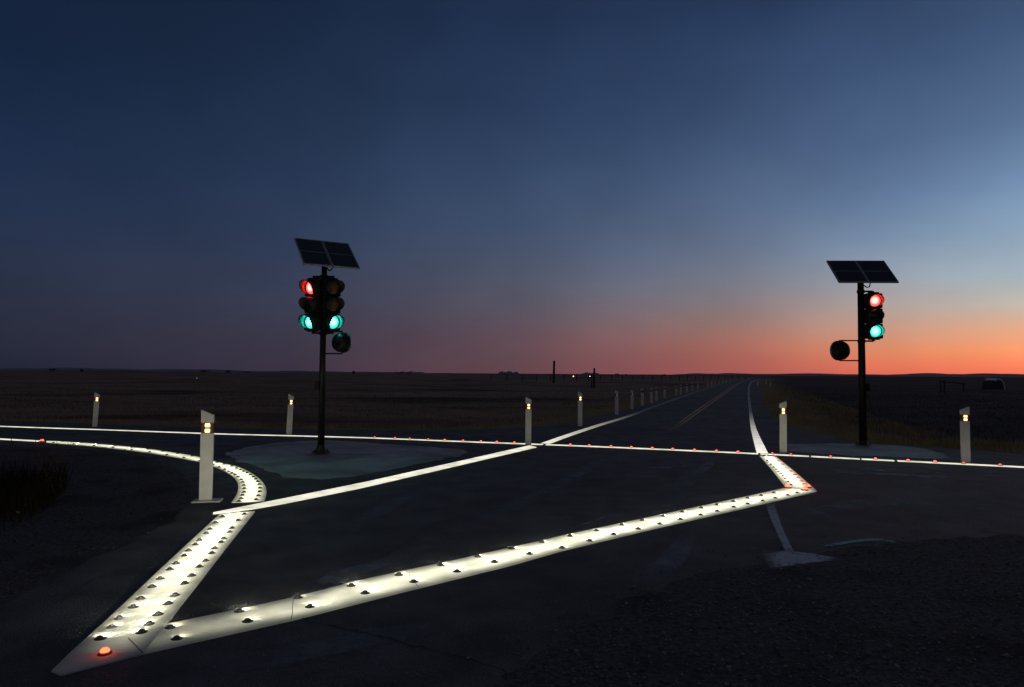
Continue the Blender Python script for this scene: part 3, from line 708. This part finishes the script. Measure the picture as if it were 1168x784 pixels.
def round_lamp(root, loc, yaw, r=.175):
    """round drum lamp, dark, face to local -Y"""
    fr = Matrix.Translation(loc) @ Matrix.Rotation(yaw, 4, 'Z')
    bm = bmesh.new(); lathe(bm, [(0, -.12), (.09, -.118), (r*.86, -.09), (r, -.04), (r, .06), (r*1.04, .062), (r*1.04, .08), (r*.97, .08), (r*.95, .06)], 32)
    bmesh.ops.rotate(bm, verts=bm.verts[:], matrix=Matrix.Rotation(math.pi/2, 3, 'X'))
    o = bm_obj('round_lamp', bm, M_black, root, True); o.matrix_basis = fr
    bm = bmesh.new(); lathe(bm, [(r*.95, .062), (r*.6, .075), (0, .082)], 32)
    bmesh.ops.rotate(bm, verts=bm.verts[:], matrix=Matrix.Rotation(math.pi/2, 3, 'X'))
    bm_obj('lens', bm, M_smoke, o, True)
    bm = bmesh.new(); lathe(bm, [(r*1.042, .064), (r*1.07, .064), (r*1.07, .09), (r*1.0, .09), (r*1.0, .081)], 32)
    bmesh.ops.rotate(bm, verts=bm.verts[:], matrix=Matrix.Rotation(math.pi/2, 3, 'X'))
    bm_obj('rim', bm, M_galv, o, True)
def solar_panel(root, loc, yaw, w, k, z):
    """two framed modules, tilted up towards local +Y"""
    ln = math.hypot(k, z); tilt = math.atan2(z, k)
    fr = Matrix.Translation(loc) @ Matrix.Rotation(yaw, 4, 'Z') @ Matrix.Rotation(tilt, 4, 'X')
    hw = w/2
    bm = bmesh.new(); t = .035; e = .022
    for sx in (-1, 1):
        c = sx*(hw/2)
        box(bm, (c, -ln/2+e/2, 0), (hw-.006, e, t)); box(bm, (c, ln/2-e/2, 0), (hw-.006, e, t))
        box(bm, (c-hw/2+.003+e/2, 0, 0), (e, ln-2*e, t-.002)); box(bm, (c+hw/2-.003-e/2, 0, 0), (e, ln-2*e, t-.002))
    pn = bm_obj('solar_panel', bm, M_galv, root); pn.matrix_basis = fr
    for sx in (-1, 1):
        bm = bmesh.new()
        for sy in (-1, 1): box(bm, (0, sy*(ln/4-e/4), 0), (hw-.006-2*e-.002, ln/2-e/2-.024, .018))
        cl = bm_obj('solar_module', bm, M_solar, pn); cl.location = (sx*hw/2, 0, .004)
        bm = bmesh.new(); box(bm, (sx*hw/2, 0, .0), (hw-.006-2*e-.002, .018, .03)); bm_obj('crossbar', bm, M_galv, pn)
    bm = bmesh.new(); box(bm, (0, -.1, -.035), (w*.7, .04, .03)); box(bm, (0, .14, -.035), (w*.7, .04, .03)); bm_obj('mounting_rail', bm, M_black, pn)
def tube(bm, P, r, seg=8):
    for a, b in zip(P, P[1:]): cyl(bm, a, b, r, seg=seg)
def pole_parts(root, h, r=.055):
    bm = bmesh.new(); cyl(bm, (0, 0, .03), (0, 0, h), r*1.15, r*.92, 20); bm_obj('pole', bm, M_black, root, True)
    bm = bmesh.new(); cyl(bm, (0, 0, .03), (0, 0, .05), .17, seg=8); cyl(bm, (0, 0, .05), (0, 0, .17), .095, .07, 20)
    for a in range(4): cyl(bm, (.125*math.cos(a*1.571+.78), .125*math.sin(a*1.571+.78), .05), (.125*math.cos(a*1.571+.78), .125*math.sin(a*1.571+.78), .085), .014, seg=6)
    bm_obj('base_flange', bm, M_black, root)
def zat(px, py, y):
    q = ray(px, py); t = y/q.y; return H+q.z*t
def xat(px, py, y):
    q = ray(px, py); t = y/q.y; return q.x*t

# left signal
pl = gp(366, 518); y = pl.y
rt = thing('traffic_signal', 'black pole at the left with two signal heads under a solar panel', 'traffic signal', (pl.x, pl.y, 0))
toppos = zat(369, 304, y); pole_parts(rt, toppos+.02)
S = (zat(353, 328.5, y)-zat(353, 367.5, y))/2; zc = zat(353, 348, y)
signal_head(rt, (xat(357.5, 348, y)-pl.x, -.06, zc), R(-25), (M_red, M_smoke, M_green), S)
signal_head(rt, (xat(379.5, 348, y)-pl.x, -.06, zc), R(46), (M_dark_lens, M_dark_lens, M_green), S)
solar_panel(rt, (xat(372, 289, y)-pl.x, .05, zat(372, 289, y)), R(31), 1.04, .74, .58)
zl = zat(391, 391, y); xl = xat(389, 391, y)-pl.x
round_lamp(rt, (xl, 0, zl), R(148))
for sz in (-1, 1):
    bm = bmesh.new(); tube(bm, [(0, 0, zl+sz*.205), (xl+.02, 0, zl+sz*.205), (xl+.02, 0, zl+sz*.165)], .014); bm_obj('bracket', bm, M_black, rt)
for sz in (-1, 1):
    bm = bmesh.new(); box(bm, (0, -.03, zc+sz*(S*1.5+.045)), (.4, .05, .035)); cyl(bm, (0, 0, zc+sz*(S*1.5+.045)-.03), (0, 0, zc+sz*(S*1.5+.045)+.03), .078, seg=20); bm_obj('head_bracket', bm, M_black, rt)
bm = bmesh.new(); c = toppos
tube(bm, [(.06, -.03, c-.03), (.1, -.05, c-.09), (.15, -.06, c-.07), (.16, -.05, c-.02), (.22, -.04, c+.0), (.26, -.02, c+.03)], .012, 8); bm_obj('cable', bm, M_black, rt, True)
zb = zat(361, 440, y); bm = bmesh.new(); box(bm, (-.085, -.02, zb), (.08, .1, .16)); bevel(bm, .01); bm_obj('control_box', bm, M_black, rt)

# right signal
pr = gp(984.5, 509); y = pr.y
rs = thing('traffic_signal', 'black pole at the right with one signal head under a solar panel', 'traffic signal', (pr.x, pr.y, 0))
tp = zat(980, 324, y); pole_parts(rs, tp+.02, .07)
S = (zat(990, 344, y)-zat(990, 378.5, y))/2; zc = zat(990, 361, y)
signal_head(rs, (xat(993, 361, y)-pr.x+.02, -.1, zc), R(-9), (M_red, M_smoke, M_green), S)
solar_panel(rs, (xat(983, 310, y)-pr.x, .0, zat(983, 310, y)), R(-2), 1.25, .6, .55)
zl = zat(958, 400, y); xl = xat(959, 400, y)-pr.x
round_lamp(rs, (xl, 0, zl), R(-160), .2)
for sz in (-1, 1):
    bm = bmesh.new(); tube(bm, [(0, 0, zl+sz*.215), (xl-.03, 0, zl+sz*.215), (xl-.03, 0, zl+sz*.17)], .014); bm_obj('bracket', bm, M_black, rs)
for sz in (-1, 1):
    bm = bmesh.new(); box(bm, (.1, -.03, zc+sz*(S*1.5+.045)), (.26, .05, .035)); cyl(bm, (0, 0, zc+sz*(S*1.5+.045)-.03), (0, 0, zc+sz*(S*1.5+.045)+.03), .08, seg=20); bm_obj('head_bracket', bm, M_black, rs)
bm = bmesh.new(); c = tp
tube(bm, [(.05, -.03, c-.03), (.1, -.05, c-.08), (.16, -.06, c-.07), (.18, -.05, c-.0), (.2, -.03, c+.04)], .012, 8); bm_obj('cable', bm, M_black, rs, True)
zb = zat(988, 442, y); bm = bmesh.new(); box(bm, (.09, -.02, zb), (.09, .1, .17)); bevel(bm, .01); bm_obj('control_box', bm, M_black, rs)

# ------------------------------------------------------------------ far things
def wood_post(px, base, top, label, r=.14):
    p = gp(px, base); h = zat(px, top, p.y)
    o = thing('wooden_post', label, 'post', (p.x, p.y, -.3))
    bm = bmesh.new(); cyl(bm, (0, 0, 0), (.02*h, 0, h+.3), r, r*.9, 10); bm_obj('shaft', bm, M_wood, o, True)
    bm = bmesh.new(); cyl(bm, (.02*h, 0, h+.3), (.02*h, 0, h+.34), r*1.15, r*.7, 10); bm_obj('post_top', bm, M_wood, o)
wood_post(631.5, 437, 412, 'tall dark wooden post in the field left of the road, reaching above the horizon', .19)
wood_post(677.5, 441, 420.5, 'shorter dark wooden post in the field beside a distant lamp', .13)
wood_post(674.8, 441, 427, 'stubby dark post leaning against the shorter field post', .08)
def yard_lamp(px, py, base, label, mat, r):
    p = gp(px, base); h = zat(px, py, p.y)
    o = thing('yard_lamp', label, 'lamp', (p.x, p.y, 0))
    bm = bmesh.new(); cyl(bm, (0, 0, -.3), (0, 0, max(h-.1, .2)), .06, seg=8); bm_obj('mast', bm, M_wood, o)
    bm = bmesh.new(); bmesh.ops.create_icosphere(bm, subdivisions=2, radius=r, matrix=Matrix.Translation((0, 0, h))); bm_obj('bulb', bm, mat, o, True)
    bm = bmesh.new(); cyl(bm, (0, 0, h+r*.8), (0, 0, h+r*1.3), r*1.2, r*.5, seg=10); bm_obj('lamp_hood', bm, M_black, o)
yard_lamp(654, 429.4, 433, 'warm pinprick lamp far out in the field right of the tall wooden post', M_farmlamp, .12)
yard_lamp(672.8, 429.4, 433, 'warm pinprick lamp just left of the shorter wooden post', M_farmlamp, .1)
yard_lamp(224.5, 431.5, 434, 'faint cold pinprick lamp in the dark field at the left', M_coldlamp, .06)
# round bale, fence frame
pb = gp(1133, 443.5)
bl = thing('hay_bale', 'dark hump-shaped bale with pale rim in the dark field near the right edge', 'hay bale', (pb.x, pb.y, -.1), R(20))
bm = bmesh.new(); w = 1.25
prof = [(math.cos(a)*1.15, max(0, math.sin(a))*1.35) for a in np.linspace(0, math.pi, 18)]
e0 = [bm.verts.new((x, -w/2, z)) for x, z in prof]; e1 = [bm.verts.new((x, w/2, z)) for x, z in prof]
for i in range(17): bm.faces.new((e0[i], e0[i+1], e1[i+1], e1[i]))
bm.faces.new(e0); bm.faces.new(e1[::-1]); bevel(bm, .08, 3, 50); bm_obj('bale_body', bm, M_wood, bl)
bm = bmesh.new(); e = []
for i in range(0, 13):
    x, z = prof[i]; e.append([bm.verts.new(v) for v in ((x*1.03, -w/2-.06, z*1.03+.02), (x*.9, -w/2-.06, z*.9), (x*.9, w/2, z*.9), (x*1.03, w/2, z*1.03+.02))])
for a, b in zip(e, e[1:]):
    for k in range(4): bm.faces.new((a[k], b[k], b[(k+1) % 4], a[(k+1) % 4]))
bm_obj('highlight_arc', bm, M_highlight, bl)  # arc of highlight on the rim, built as a pale strip
pf = gp(1075, 446.5)
fr_ = thing('field_gate', 'low dark wooden frame with rail in the field right of the single-headed signal', 'gate', (pf.x, pf.y, -.1))
for dx in (-.2, .2, 2.1):
    bm = bmesh.new(); box(bm, (dx, 0, .6 if dx < 1 else .4), (.1, .1, 1.2 if dx < 1 else .8)); bm_obj('gate_post', bm, M_wood, fr_)
bm = bmesh.new(); box(bm, (1.1, -.07, .95), (2.4, .05, .1), Matrix.Rotation(R(5), 3, 'Y')); bm_obj('rail', bm, M_wood, fr_)
# long field fence left of the main road
def fence(x0, y0, x1, y1, n, h, label):
    a, b = gp(x0, y0), gp(x1, y1)
    o = thing('field_fence', label, 'fence', (a.x, a.y, 0)); d = b-a
    for k in range(n):
        q = d*k/(n-1); bm = bmesh.new(); cyl(bm, (q.x, q.y, -.3), (q.x, q.y, h), .09, seg=7); bm_obj('fence_post', bm, M_wood, o)
    for zz in (h*.55, h*.92):
        bm = bmesh.new(); cyl(bm, (0, 0, zz), (d.x, d.y, zz), .035, seg=5); bm_obj('rail', bm, M_wood, o)
fence(560, 434.5, 850, 433.2, 26, 1.3, 'low dark rail fence crossing the field left of the far road')

# far shrubs and trees on the skyline
def leaf_clump(name, px, base, w, h, depth_y, label, n=260):
    q = ray(px, base); t = depth_y/q.y; x, y0 = q.x*t, depth_y
    o = thing(name, label, 'tree' if name == 'tree' else 'shrub', (x, y0, -1))
    bm = bmesh.new(); cyl(bm, (0, 0, 0), (0, 0, h*.7+1), h*.05, h*.02, 7); bm_obj('trunk', bm, M_wood, o)
    V, Fc = [], []
    lob = [(random.uniform(-.36, .36)*w, random.uniform(-.2, .2)*w, random.uniform(.4, .75)*h) for _ in range(5)]
    for i in range(n):
        c = random.choice(lob); u = Vector((random.gauss(0, 1), random.gauss(0, 1), random.gauss(0, 1))).normalized()*random.random()**.4
        p = Vector((c[0]+u.x*w*.24, c[1]+u.y*w*.24, max(.1, c[2]+u.z*h*.34)+1)); s = max(.12, .09*h)
        a = Vector((random.uniform(-1, 1), random.uniform(-1, 1), random.uniform(-1, 1))).normalized()*s; b = a.orthogonal().normalized()*s*.6
        k = len(V); V += [tuple(p-a), tuple(p+b), tuple(p+a), tuple(p-b)]; Fc.append((k, k+1, k+2, k+3))
    me = bpy.data.meshes.new('crown'); me.from_pydata(V, [], Fc); link('crown', me, M_leaf, o)
for (px, b, w, h, yy, nm, lb) in [(60, 421.5, 5, 2.6, 500, 'shrub', 'small dark shrub on the skyline at the far left'), (94, 421.8, 3.2, 2.4, 500, 'shrub', 'tiny dark bush on the skyline above the leftmost marker post'),
    (233, 423, 9, 2.6, 520, 'tree', 'low dark tree clump on the skyline above the nearest marker post'), (262, 423.2, 6, 2.6, 540, 'tree', 'dark spreading tree on the skyline right of a low clump'), (281, 423.4, 9, 1.9, 540, 'shrub', 'flat dark hedge clump on the skyline between spreading tree and signal pole'),
    (403, 424.6, 2.2, 2.6, 480, 'tree', 'lone small tree on the skyline right of the two-headed signal pole'), (456, 425, 11, 2.8, 520, 'tree', 'broad dark tree on the skyline between signal and tall wooden post'), (468, 425, 7, 1.8, 540, 'shrub', 'low dark hedge joining the broad skyline tree'),
    (644, 426.6, 4, 1.2, 480, 'shrub', 'tiny low bush on the skyline beside the tall wooden post'), (704, 427.2, 2.5, 2.2, 450, 'tree', 'small dark tree on the skyline left above the marker post row'), (714, 427.3, 2.0, 1.6, 450, 'shrub', 'small dark bush beside a skyline tree above the marker post row'), (757, 427.8, 4.5, 1.7, 450, 'shrub', 'dark bush on the skyline above the middle of the marker post row')]:
    leaf_clump(nm, px, b, w, h, yy, lb)
# long low hills
def hill(px, w_px, h_px, yy, depth, label=None, flat=.5, seed=0):
    q = ray(px, 426+ (px-584)*.0068); t = yy/q.y; x = q.x*t; sc = yy/F
    W, Hh = w_px*sc, h_px*sc
    n, m = 60, 12; V, Fc = [], []
    for i in range(n+1):
        u = -1+2*i/n; e = (1-abs(u)**(2/(flat+.01)))if abs(u) < 1 else 0
        for j in range(m+1):
            v = -1+2*j/m
            zz = Hh*e*(1-v*v)*(1+.18*math.sin(u*9+seed)+.1*math.sin(u*23+seed*2))
            V.append((x+u*W/2, yy+v*depth, zz-.6))
    for i in range(n):
        for j in range(m): a = i*(m+1)+j; Fc.append((a, a+m+1, a+m+2, a+1))
    me = bpy.data.meshes.new('hill'); me.from_pydata(V, [], Fc)
    for p in me.polygons: p.use_smooth = True
    tag(link('hills', me, M_hill), kind='structure')
hill(580, 26, 3.6, 900, 40, flat=.28, seed=1)
hill(470, 34, 2.6, 1000, 40, flat=.5, seed=2)
hill(120, 420, 3.0, 2200, 200, flat=.7, seed=3)
hill(673, 30, 2.6, 1200, 40, flat=.8, seed=4)
hill(1010, 480, 2.4, 2600, 300, flat=.6, seed=5)
hill(1110, 230, 3.4, 3600, 300, flat=.6, seed=6)
hill(830, 130, 2.2, 2400, 200, flat=.7, seed=7)
hill(350, 300, 1.6, 2000, 200, flat=.6, seed=8)

# ------------------------------------------------------------------ grass
def grass(name, X, Y, Z, hmin, hmax, mat, label, lean=.5, wd=.006):
    n = len(X); a = rng.uniform(0, 2*np.pi, n); h = rng.uniform(hmin, hmax, n); ln = rng.uniform(.1, lean, n)*h; a2 = rng.uniform(0, 2*np.pi, n)
    dist = np.hypot(X, Y); w = wd*np.clip(dist/12, .8, 4)
    wx, wy = np.cos(a)*w/2, np.sin(a)*w/2; lx, ly = np.cos(a2)*ln, np.sin(a2)*ln
    V = np.zeros((n, 5, 3))
    V[:, 0] = np.stack([X-wx, Y-wy, Z], 1); V[:, 1] = np.stack([X+wx, Y+wy, Z], 1)
    V[:, 2] = np.stack([X+wx*.7+lx*.35, Y+wy*.7+ly*.35, Z+h*.6], 1); V[:, 3] = np.stack([X-wx*.7+lx*.35, Y-wy*.7+ly*.35, Z+h*.6], 1)
    V[:, 4] = np.stack([X+lx, Y+ly, Z+h], 1)
    k = np.arange(n)[:, None]*5
    q = (k+np.array([[0, 1, 2, 3]])); t = (k+np.array([[3, 2, 4]]))
    me = bpy.data.meshes.new(name); me.from_pydata(V.reshape(-1, 3).tolist(), [], q.tolist()+t.tolist())
    o = link(name, me, mat); tag(o, label, 'grass', kind='stuff'); return o
def scatter(n, amin, amax, rmin, rmax, dmin, dmax, power=1.0, clump=True):
    A = rng.uniform(R(amin), R(amax), n); Rr = rmin*(rmax/rmin)**rng.random(n)
    X, Y = np.sin(A)*Rr, np.cos(A)*Rr; D = poly_dist(X, Y, AX)
    k = (D > dmin+.25*rng.random(n)**2) & (D < dmax)
    if clump: k &= rng.random(n) < np.clip(.55+1.3*vnoise(X, Y, 2.2, 11)+.9*vnoise(X, Y, 7, 12), .08, 1)
    X, Y, D = X[k], Y[k], D[k]
    return X, Y, terrain_z(X, Y, D)-.01
grass('verge_grass', *scatter(70000, -42, 20, 14, 70, .05, 2.2), .05, .2, M_dry, 'short dry grass fringe along the far side of the road at the left')
grass('field_grass', *scatter(110000, -42, 19, 16, 120, 1.2, 200), .04, .15, M_browngrass, 'brownish low grass covering the left field')
grass('verge_grass', *scatter(110000, 17, 42, 12, 120, .05, 4.0), .05, .2, M_dry, 'short dry grass verge right of the main road')
grass('field_grass', *scatter(50000, 19, 42, 14, 110, 2.0, 200), .03, .11, M_darkgrass, 'dark low grass covering the right field')
# weed clump in the left foreground
def weed_clump():
    c = gp(18, 585); n = 4200
    X = c.x+rng.normal(0, .75, n)-.7; Y = c.y+rng.normal(0, .75, n)+.4
    q = np.array([(p.x, p.y) for p in pts([(-200, 620), (-60, 612), (10, 607), (50, 585), (78, 556), (74, 530), (50, 515), (-50, 512), (-200, 515)])])
    k = poly_dist(X, Y, q) < 0; X, Y = X[k], Y[k]
    o = thing('weed_clump', 'dark bushy clump of dry weeds at the left edge of the foreground', 'weeds', (0, 0, 0))
    g = grass('blades', X, Y, np.zeros_like(X)+.003, .12, .42, M_weed, None, .7, .012); g.parent = o
    for key in ('label', 'category', 'kind'):
        if key in g: del g[key]
    for i in range(13):
        bm = bmesh.new()
        px, py = random.uniform(10, 72), random.uniform(535, 575); p = gp(px, py); h = random.uniform(.3, .62); lx = random.uniform(-.22, .25)
        cyl(bm, (p.x, p.y, 0), (p.x+lx*.4, p.y, h*.6), .005, .004, 5); cyl(bm, (p.x+lx*.4, p.y, h*.6), (p.x+lx, p.y+.02, h), .004, .002, 5)
        for s in range(5):
            t = .45+.12*s; b = Vector((p.x+lx*t, p.y, h*t)); cyl(bm, b, b+Vector((random.uniform(-.07, .07), random.uniform(-.05, .05), random.uniform(.03, .08))), .003, .001, 4)
        bm_obj('stem', bm, M_russet, o)
weed_clump()
p = gp(34, 606); st = thing('grass_blade', 'single pale grass stalk leaning beside the dark weed clump', 'grass stalk', (p.x, p.y, 0))
bm = bmesh.new(); tube(bm, [(0, 0, 0), (-.03, 0, .07), (-.08, .02, .13), (-.13, .03, .165)], .0035, 6); bm_obj('stalk', bm, M_darkgrass, st)
bm = bmesh.new(); tube(bm, [(-.13, .03, .165), (-.15, .03, .172)], .006, 6); bm_obj('seed_head', bm, M_dry, st)

# ------------------------------------------------------------------ sky
w = bpy.data.worlds.new('World'); scene.world = w; w.use_nodes = True
nt = w.node_tree; L = nt.links.new
for n in list(nt.nodes): nt.nodes.remove(n)
out = N(nt, 'ShaderNodeOutputWorld'); bg = N(nt, 'ShaderNodeBackground'); L(bg.outputs[0], out.inputs[0])
tc = N(nt, 'ShaderNodeTexCoord'); sp = N(nt, 'ShaderNodeSeparateXYZ'); L(tc.outputs['Generated'], sp.inputs[0])
el = N(nt, 'ShaderNodeMath', operation='ARCSINE'); L(sp.outputs[2], el.inputs[0])
az = N(nt, 'ShaderNodeMath', operation='ARCTAN2'); L(sp.outputs[0], az.inputs[0]); L(sp.outputs[1], az.inputs[1])
SUNAZ = 46.0
# angle from the sunset direction, folded to 0..180
sb = N(nt, 'ShaderNodeMath', operation='SUBTRACT'); L(az.outputs[0], sb.inputs[0]); sb.inputs[1].default_value = R(SUNAZ)
co = N(nt, 'ShaderNodeMath', operation='COSINE'); L(sb.outputs[0], co.inputs[0])
ac = N(nt, 'ShaderNodeMath', operation='ARCCOSINE'); L(co.outputs[0], ac.inputs[0])
EMAX = 40.0
er = N(nt, 'ShaderNodeMapRange'); er.inputs[1].default_value = 0; er.inputs[2].default_value = R(EMAX); L(el.outputs[0], er.inputs[0])
def ramp(stops):
    cr = N(nt, 'ShaderNodeValToRGB'); cr.color_ramp.interpolation = 'EASE' if False else 'LINEAR'
    e = cr.color_ramp.elements
    while len(e) < len(stops): e.new(.5)
    for q, (deg, c) in zip(e, stops): q.position = min(deg/EMAX, 1); q.color = (*srgb(c), 1)
    L(er.outputs[0], cr.inputs[0]); return cr.outputs[0]
cols = [   # angle from sunset (deg), stops by elevation; unseen top stop chosen to light the ground
 (9, [(0, (238, 94, 62)), (.7, (246, 118, 70)), (1.8, (249, 147, 88)), (3.4, (226, 168, 132)), (5, (196, 188, 176)), (7, (165, 183, 194)), (10, (136, 162, 188)), (13, (109, 138, 174)), (17, (83, 110, 146)), (22, (62, 87, 124)), (28, (42, 63, 96)), (40, (38, 43, 58))]),
 (18, [(0, (218, 90, 66)), (.7, (224, 107, 72)), (1.8, (220, 128, 86)), (3.4, (198, 148, 125)), (5, (173, 154, 147)), (7, (147, 154, 165)), (10, (114, 136, 164)), (13, (96, 122, 158)), (17, (76, 101, 140)), (22, (56, 80, 117)), (28, (39, 60, 95)), (40, (38, 43, 58))]),
 (26, [(0, (176, 84, 76)), (1, (176, 92, 80)), (2.4, (178, 108, 92)), (4, (160, 122, 113)), (6, (138, 130, 135)), (9, (112, 125, 147)), (13, (86, 107, 139)), (18, (62, 84, 119)), (23, (47, 69, 104)), (28, (35, 55, 89)), (40, (38, 43, 58))]),
 (36, [(0, (132, 75, 79)), (1, (130, 79, 82)), (2.6, (133, 90, 91)), (4.4, (122, 101, 105)), (7, (105, 107, 123)), (10, (87, 101, 127)), (15, (64, 85, 118)), (20, (47, 68, 102)), (28, (31, 50, 82)), (40, (38, 43, 58))]),
 (46, [(0, (100, 68, 77)), (1, (98, 71, 79)), (3, (97, 75, 86)), (5, (91, 83, 97)), (8, (81, 87, 107)), (12, (62, 80, 110)), (17, (48, 69, 101)), (22, (37, 57, 90)), (28, (27, 46, 77)), (40, (38, 43, 58))]),
 (64, [(0, (58, 50, 68)), (1, (60, 53, 70)), (3, (59, 56, 74)), (6, (54, 60, 82)), (10, (45, 58, 85)), (15, (36, 54, 84)), (21, (28, 46, 74)), (28, (21, 38, 65)), (40, (38, 43, 58))]),
 (84, [(0, (29, 35, 55)), (1.5, (36, 41, 59)), (4, (39, 45, 63)), (8, (36, 47, 71)), (12, (30, 46, 76)), (16, (24, 43, 74)), (21, (18, 36, 64)), (28, (14, 30, 53)), (40, (38, 43, 58))]),
 (140, [(0, (84, 76, 82)), (6, (104, 92, 97)), (14, (88, 84, 92)), (28, (56, 58, 68)), (40, (38, 43, 58))]),  # unseen sky behind the camera, brightened to light ground and posts
]
cur = ramp(cols[0][1]); 
for (a0, _), (a1, stops) in zip(cols, cols[1:]):
    nx = ramp(stops)
    mr = N(nt, 'ShaderNodeMapRange', interpolation_type='LINEAR'); mr.inputs[1].default_value = R(a0); mr.inputs[2].default_value = R(a1); L(ac.outputs[0], mr.inputs[0])
    mx = N(nt, 'ShaderNodeMix', data_type='RGBA'); L(mr.outputs[0], mx.inputs[0]); L(cur, mx.inputs[6]); L(nx, mx.inputs[7]); cur = mx.outputs[2]
# faint uneven veil of high haze so that the sky is not perfectly even
nz = N(nt, 'ShaderNodeTexNoise'); nz.inputs['Scale'].default_value = 5.5; nz.inputs['Detail'].default_value = 7
mpn = N(nt, 'ShaderNodeMapping'); mpn.inputs['Scale'].default_value = (1, 1, 1.4); L(tc.outputs['Generated'], mpn.inputs[0]); L(mpn.outputs[0], nz.inputs['Vector'])
nr = N(nt, 'ShaderNodeMapRange'); nr.inputs[1].default_value = .3; nr.inputs[2].default_value = .7; nr.inputs[3].default_value = .9; nr.inputs[4].default_value = 1.09; L(nz.outputs['Fac'], nr.inputs[0])
vm = N(nt, 'ShaderNodeVectorMath', operation='SCALE'); L(cur, vm.inputs[0]); L(nr.outputs[0], vm.inputs['Scale'])
# a trace of the physical twilight sky
sk = N(nt, 'ShaderNodeTexSky', sky_type='NISHITA'); sk.sun_disc = False; sk.sun_elevation = R(-4.0); sk.sun_rotation = R(SUNAZ)
sks = N(nt, 'ShaderNodeVectorMath', operation='SCALE'); L(sk.outputs[0], sks.inputs[0]); sks.inputs['Scale'].default_value = .002
ad = N(nt, 'ShaderNodeVectorMath', operation='ADD'); L(vm.outputs[0], ad.inputs[0]); L(sks.outputs[0], ad.inputs[1])
hs = N(nt, 'ShaderNodeHueSaturation'); hs.inputs['Saturation'].default_value = .95; L(ad.outputs[0], hs.inputs['Color']); L(hs.outputs[0], bg.inputs['Color']); bg.inputs['Strength'].default_value = 1.0

# the last afterglow from the set sun
sd = bpy.data.lights.new('sun', 'SUN'); sd.energy = .03; sd.angle = R(12); sd.color = (1, .55, .35)
so = bpy.data.objects.new('sun', sd); COL.objects.link(so)
dv = Vector((math.sin(R(SUNAZ)), math.cos(R(SUNAZ)), math.tan(R(3)))); so.rotation_euler = dv.to_track_quat('Z', 'Y').to_euler()

# ------------------------------------------------------------------ render settings
scene.view_settings.view_transform = 'Standard'; scene.view_settings.look = 'None'
scene.view_settings.exposure = 0; scene.view_settings.gamma = 1; scene.view_settings.use_curve_mapping = False
scene.render.engine = 'CYCLES'
cy = scene.cycles
cy.max_bounces = 4; cy.diffuse_bounces = 2; cy.glossy_bounces = 2; cy.transparent_max_bounces = 8
cy.sample_clamp_indirect = 2.0; cy.sample_clamp_direct = 0; cy.use_light_tree = True
cy.use_denoising = True
try: cy.denoiser = 'OPENIMAGEDENOISE'
except Exception: pass
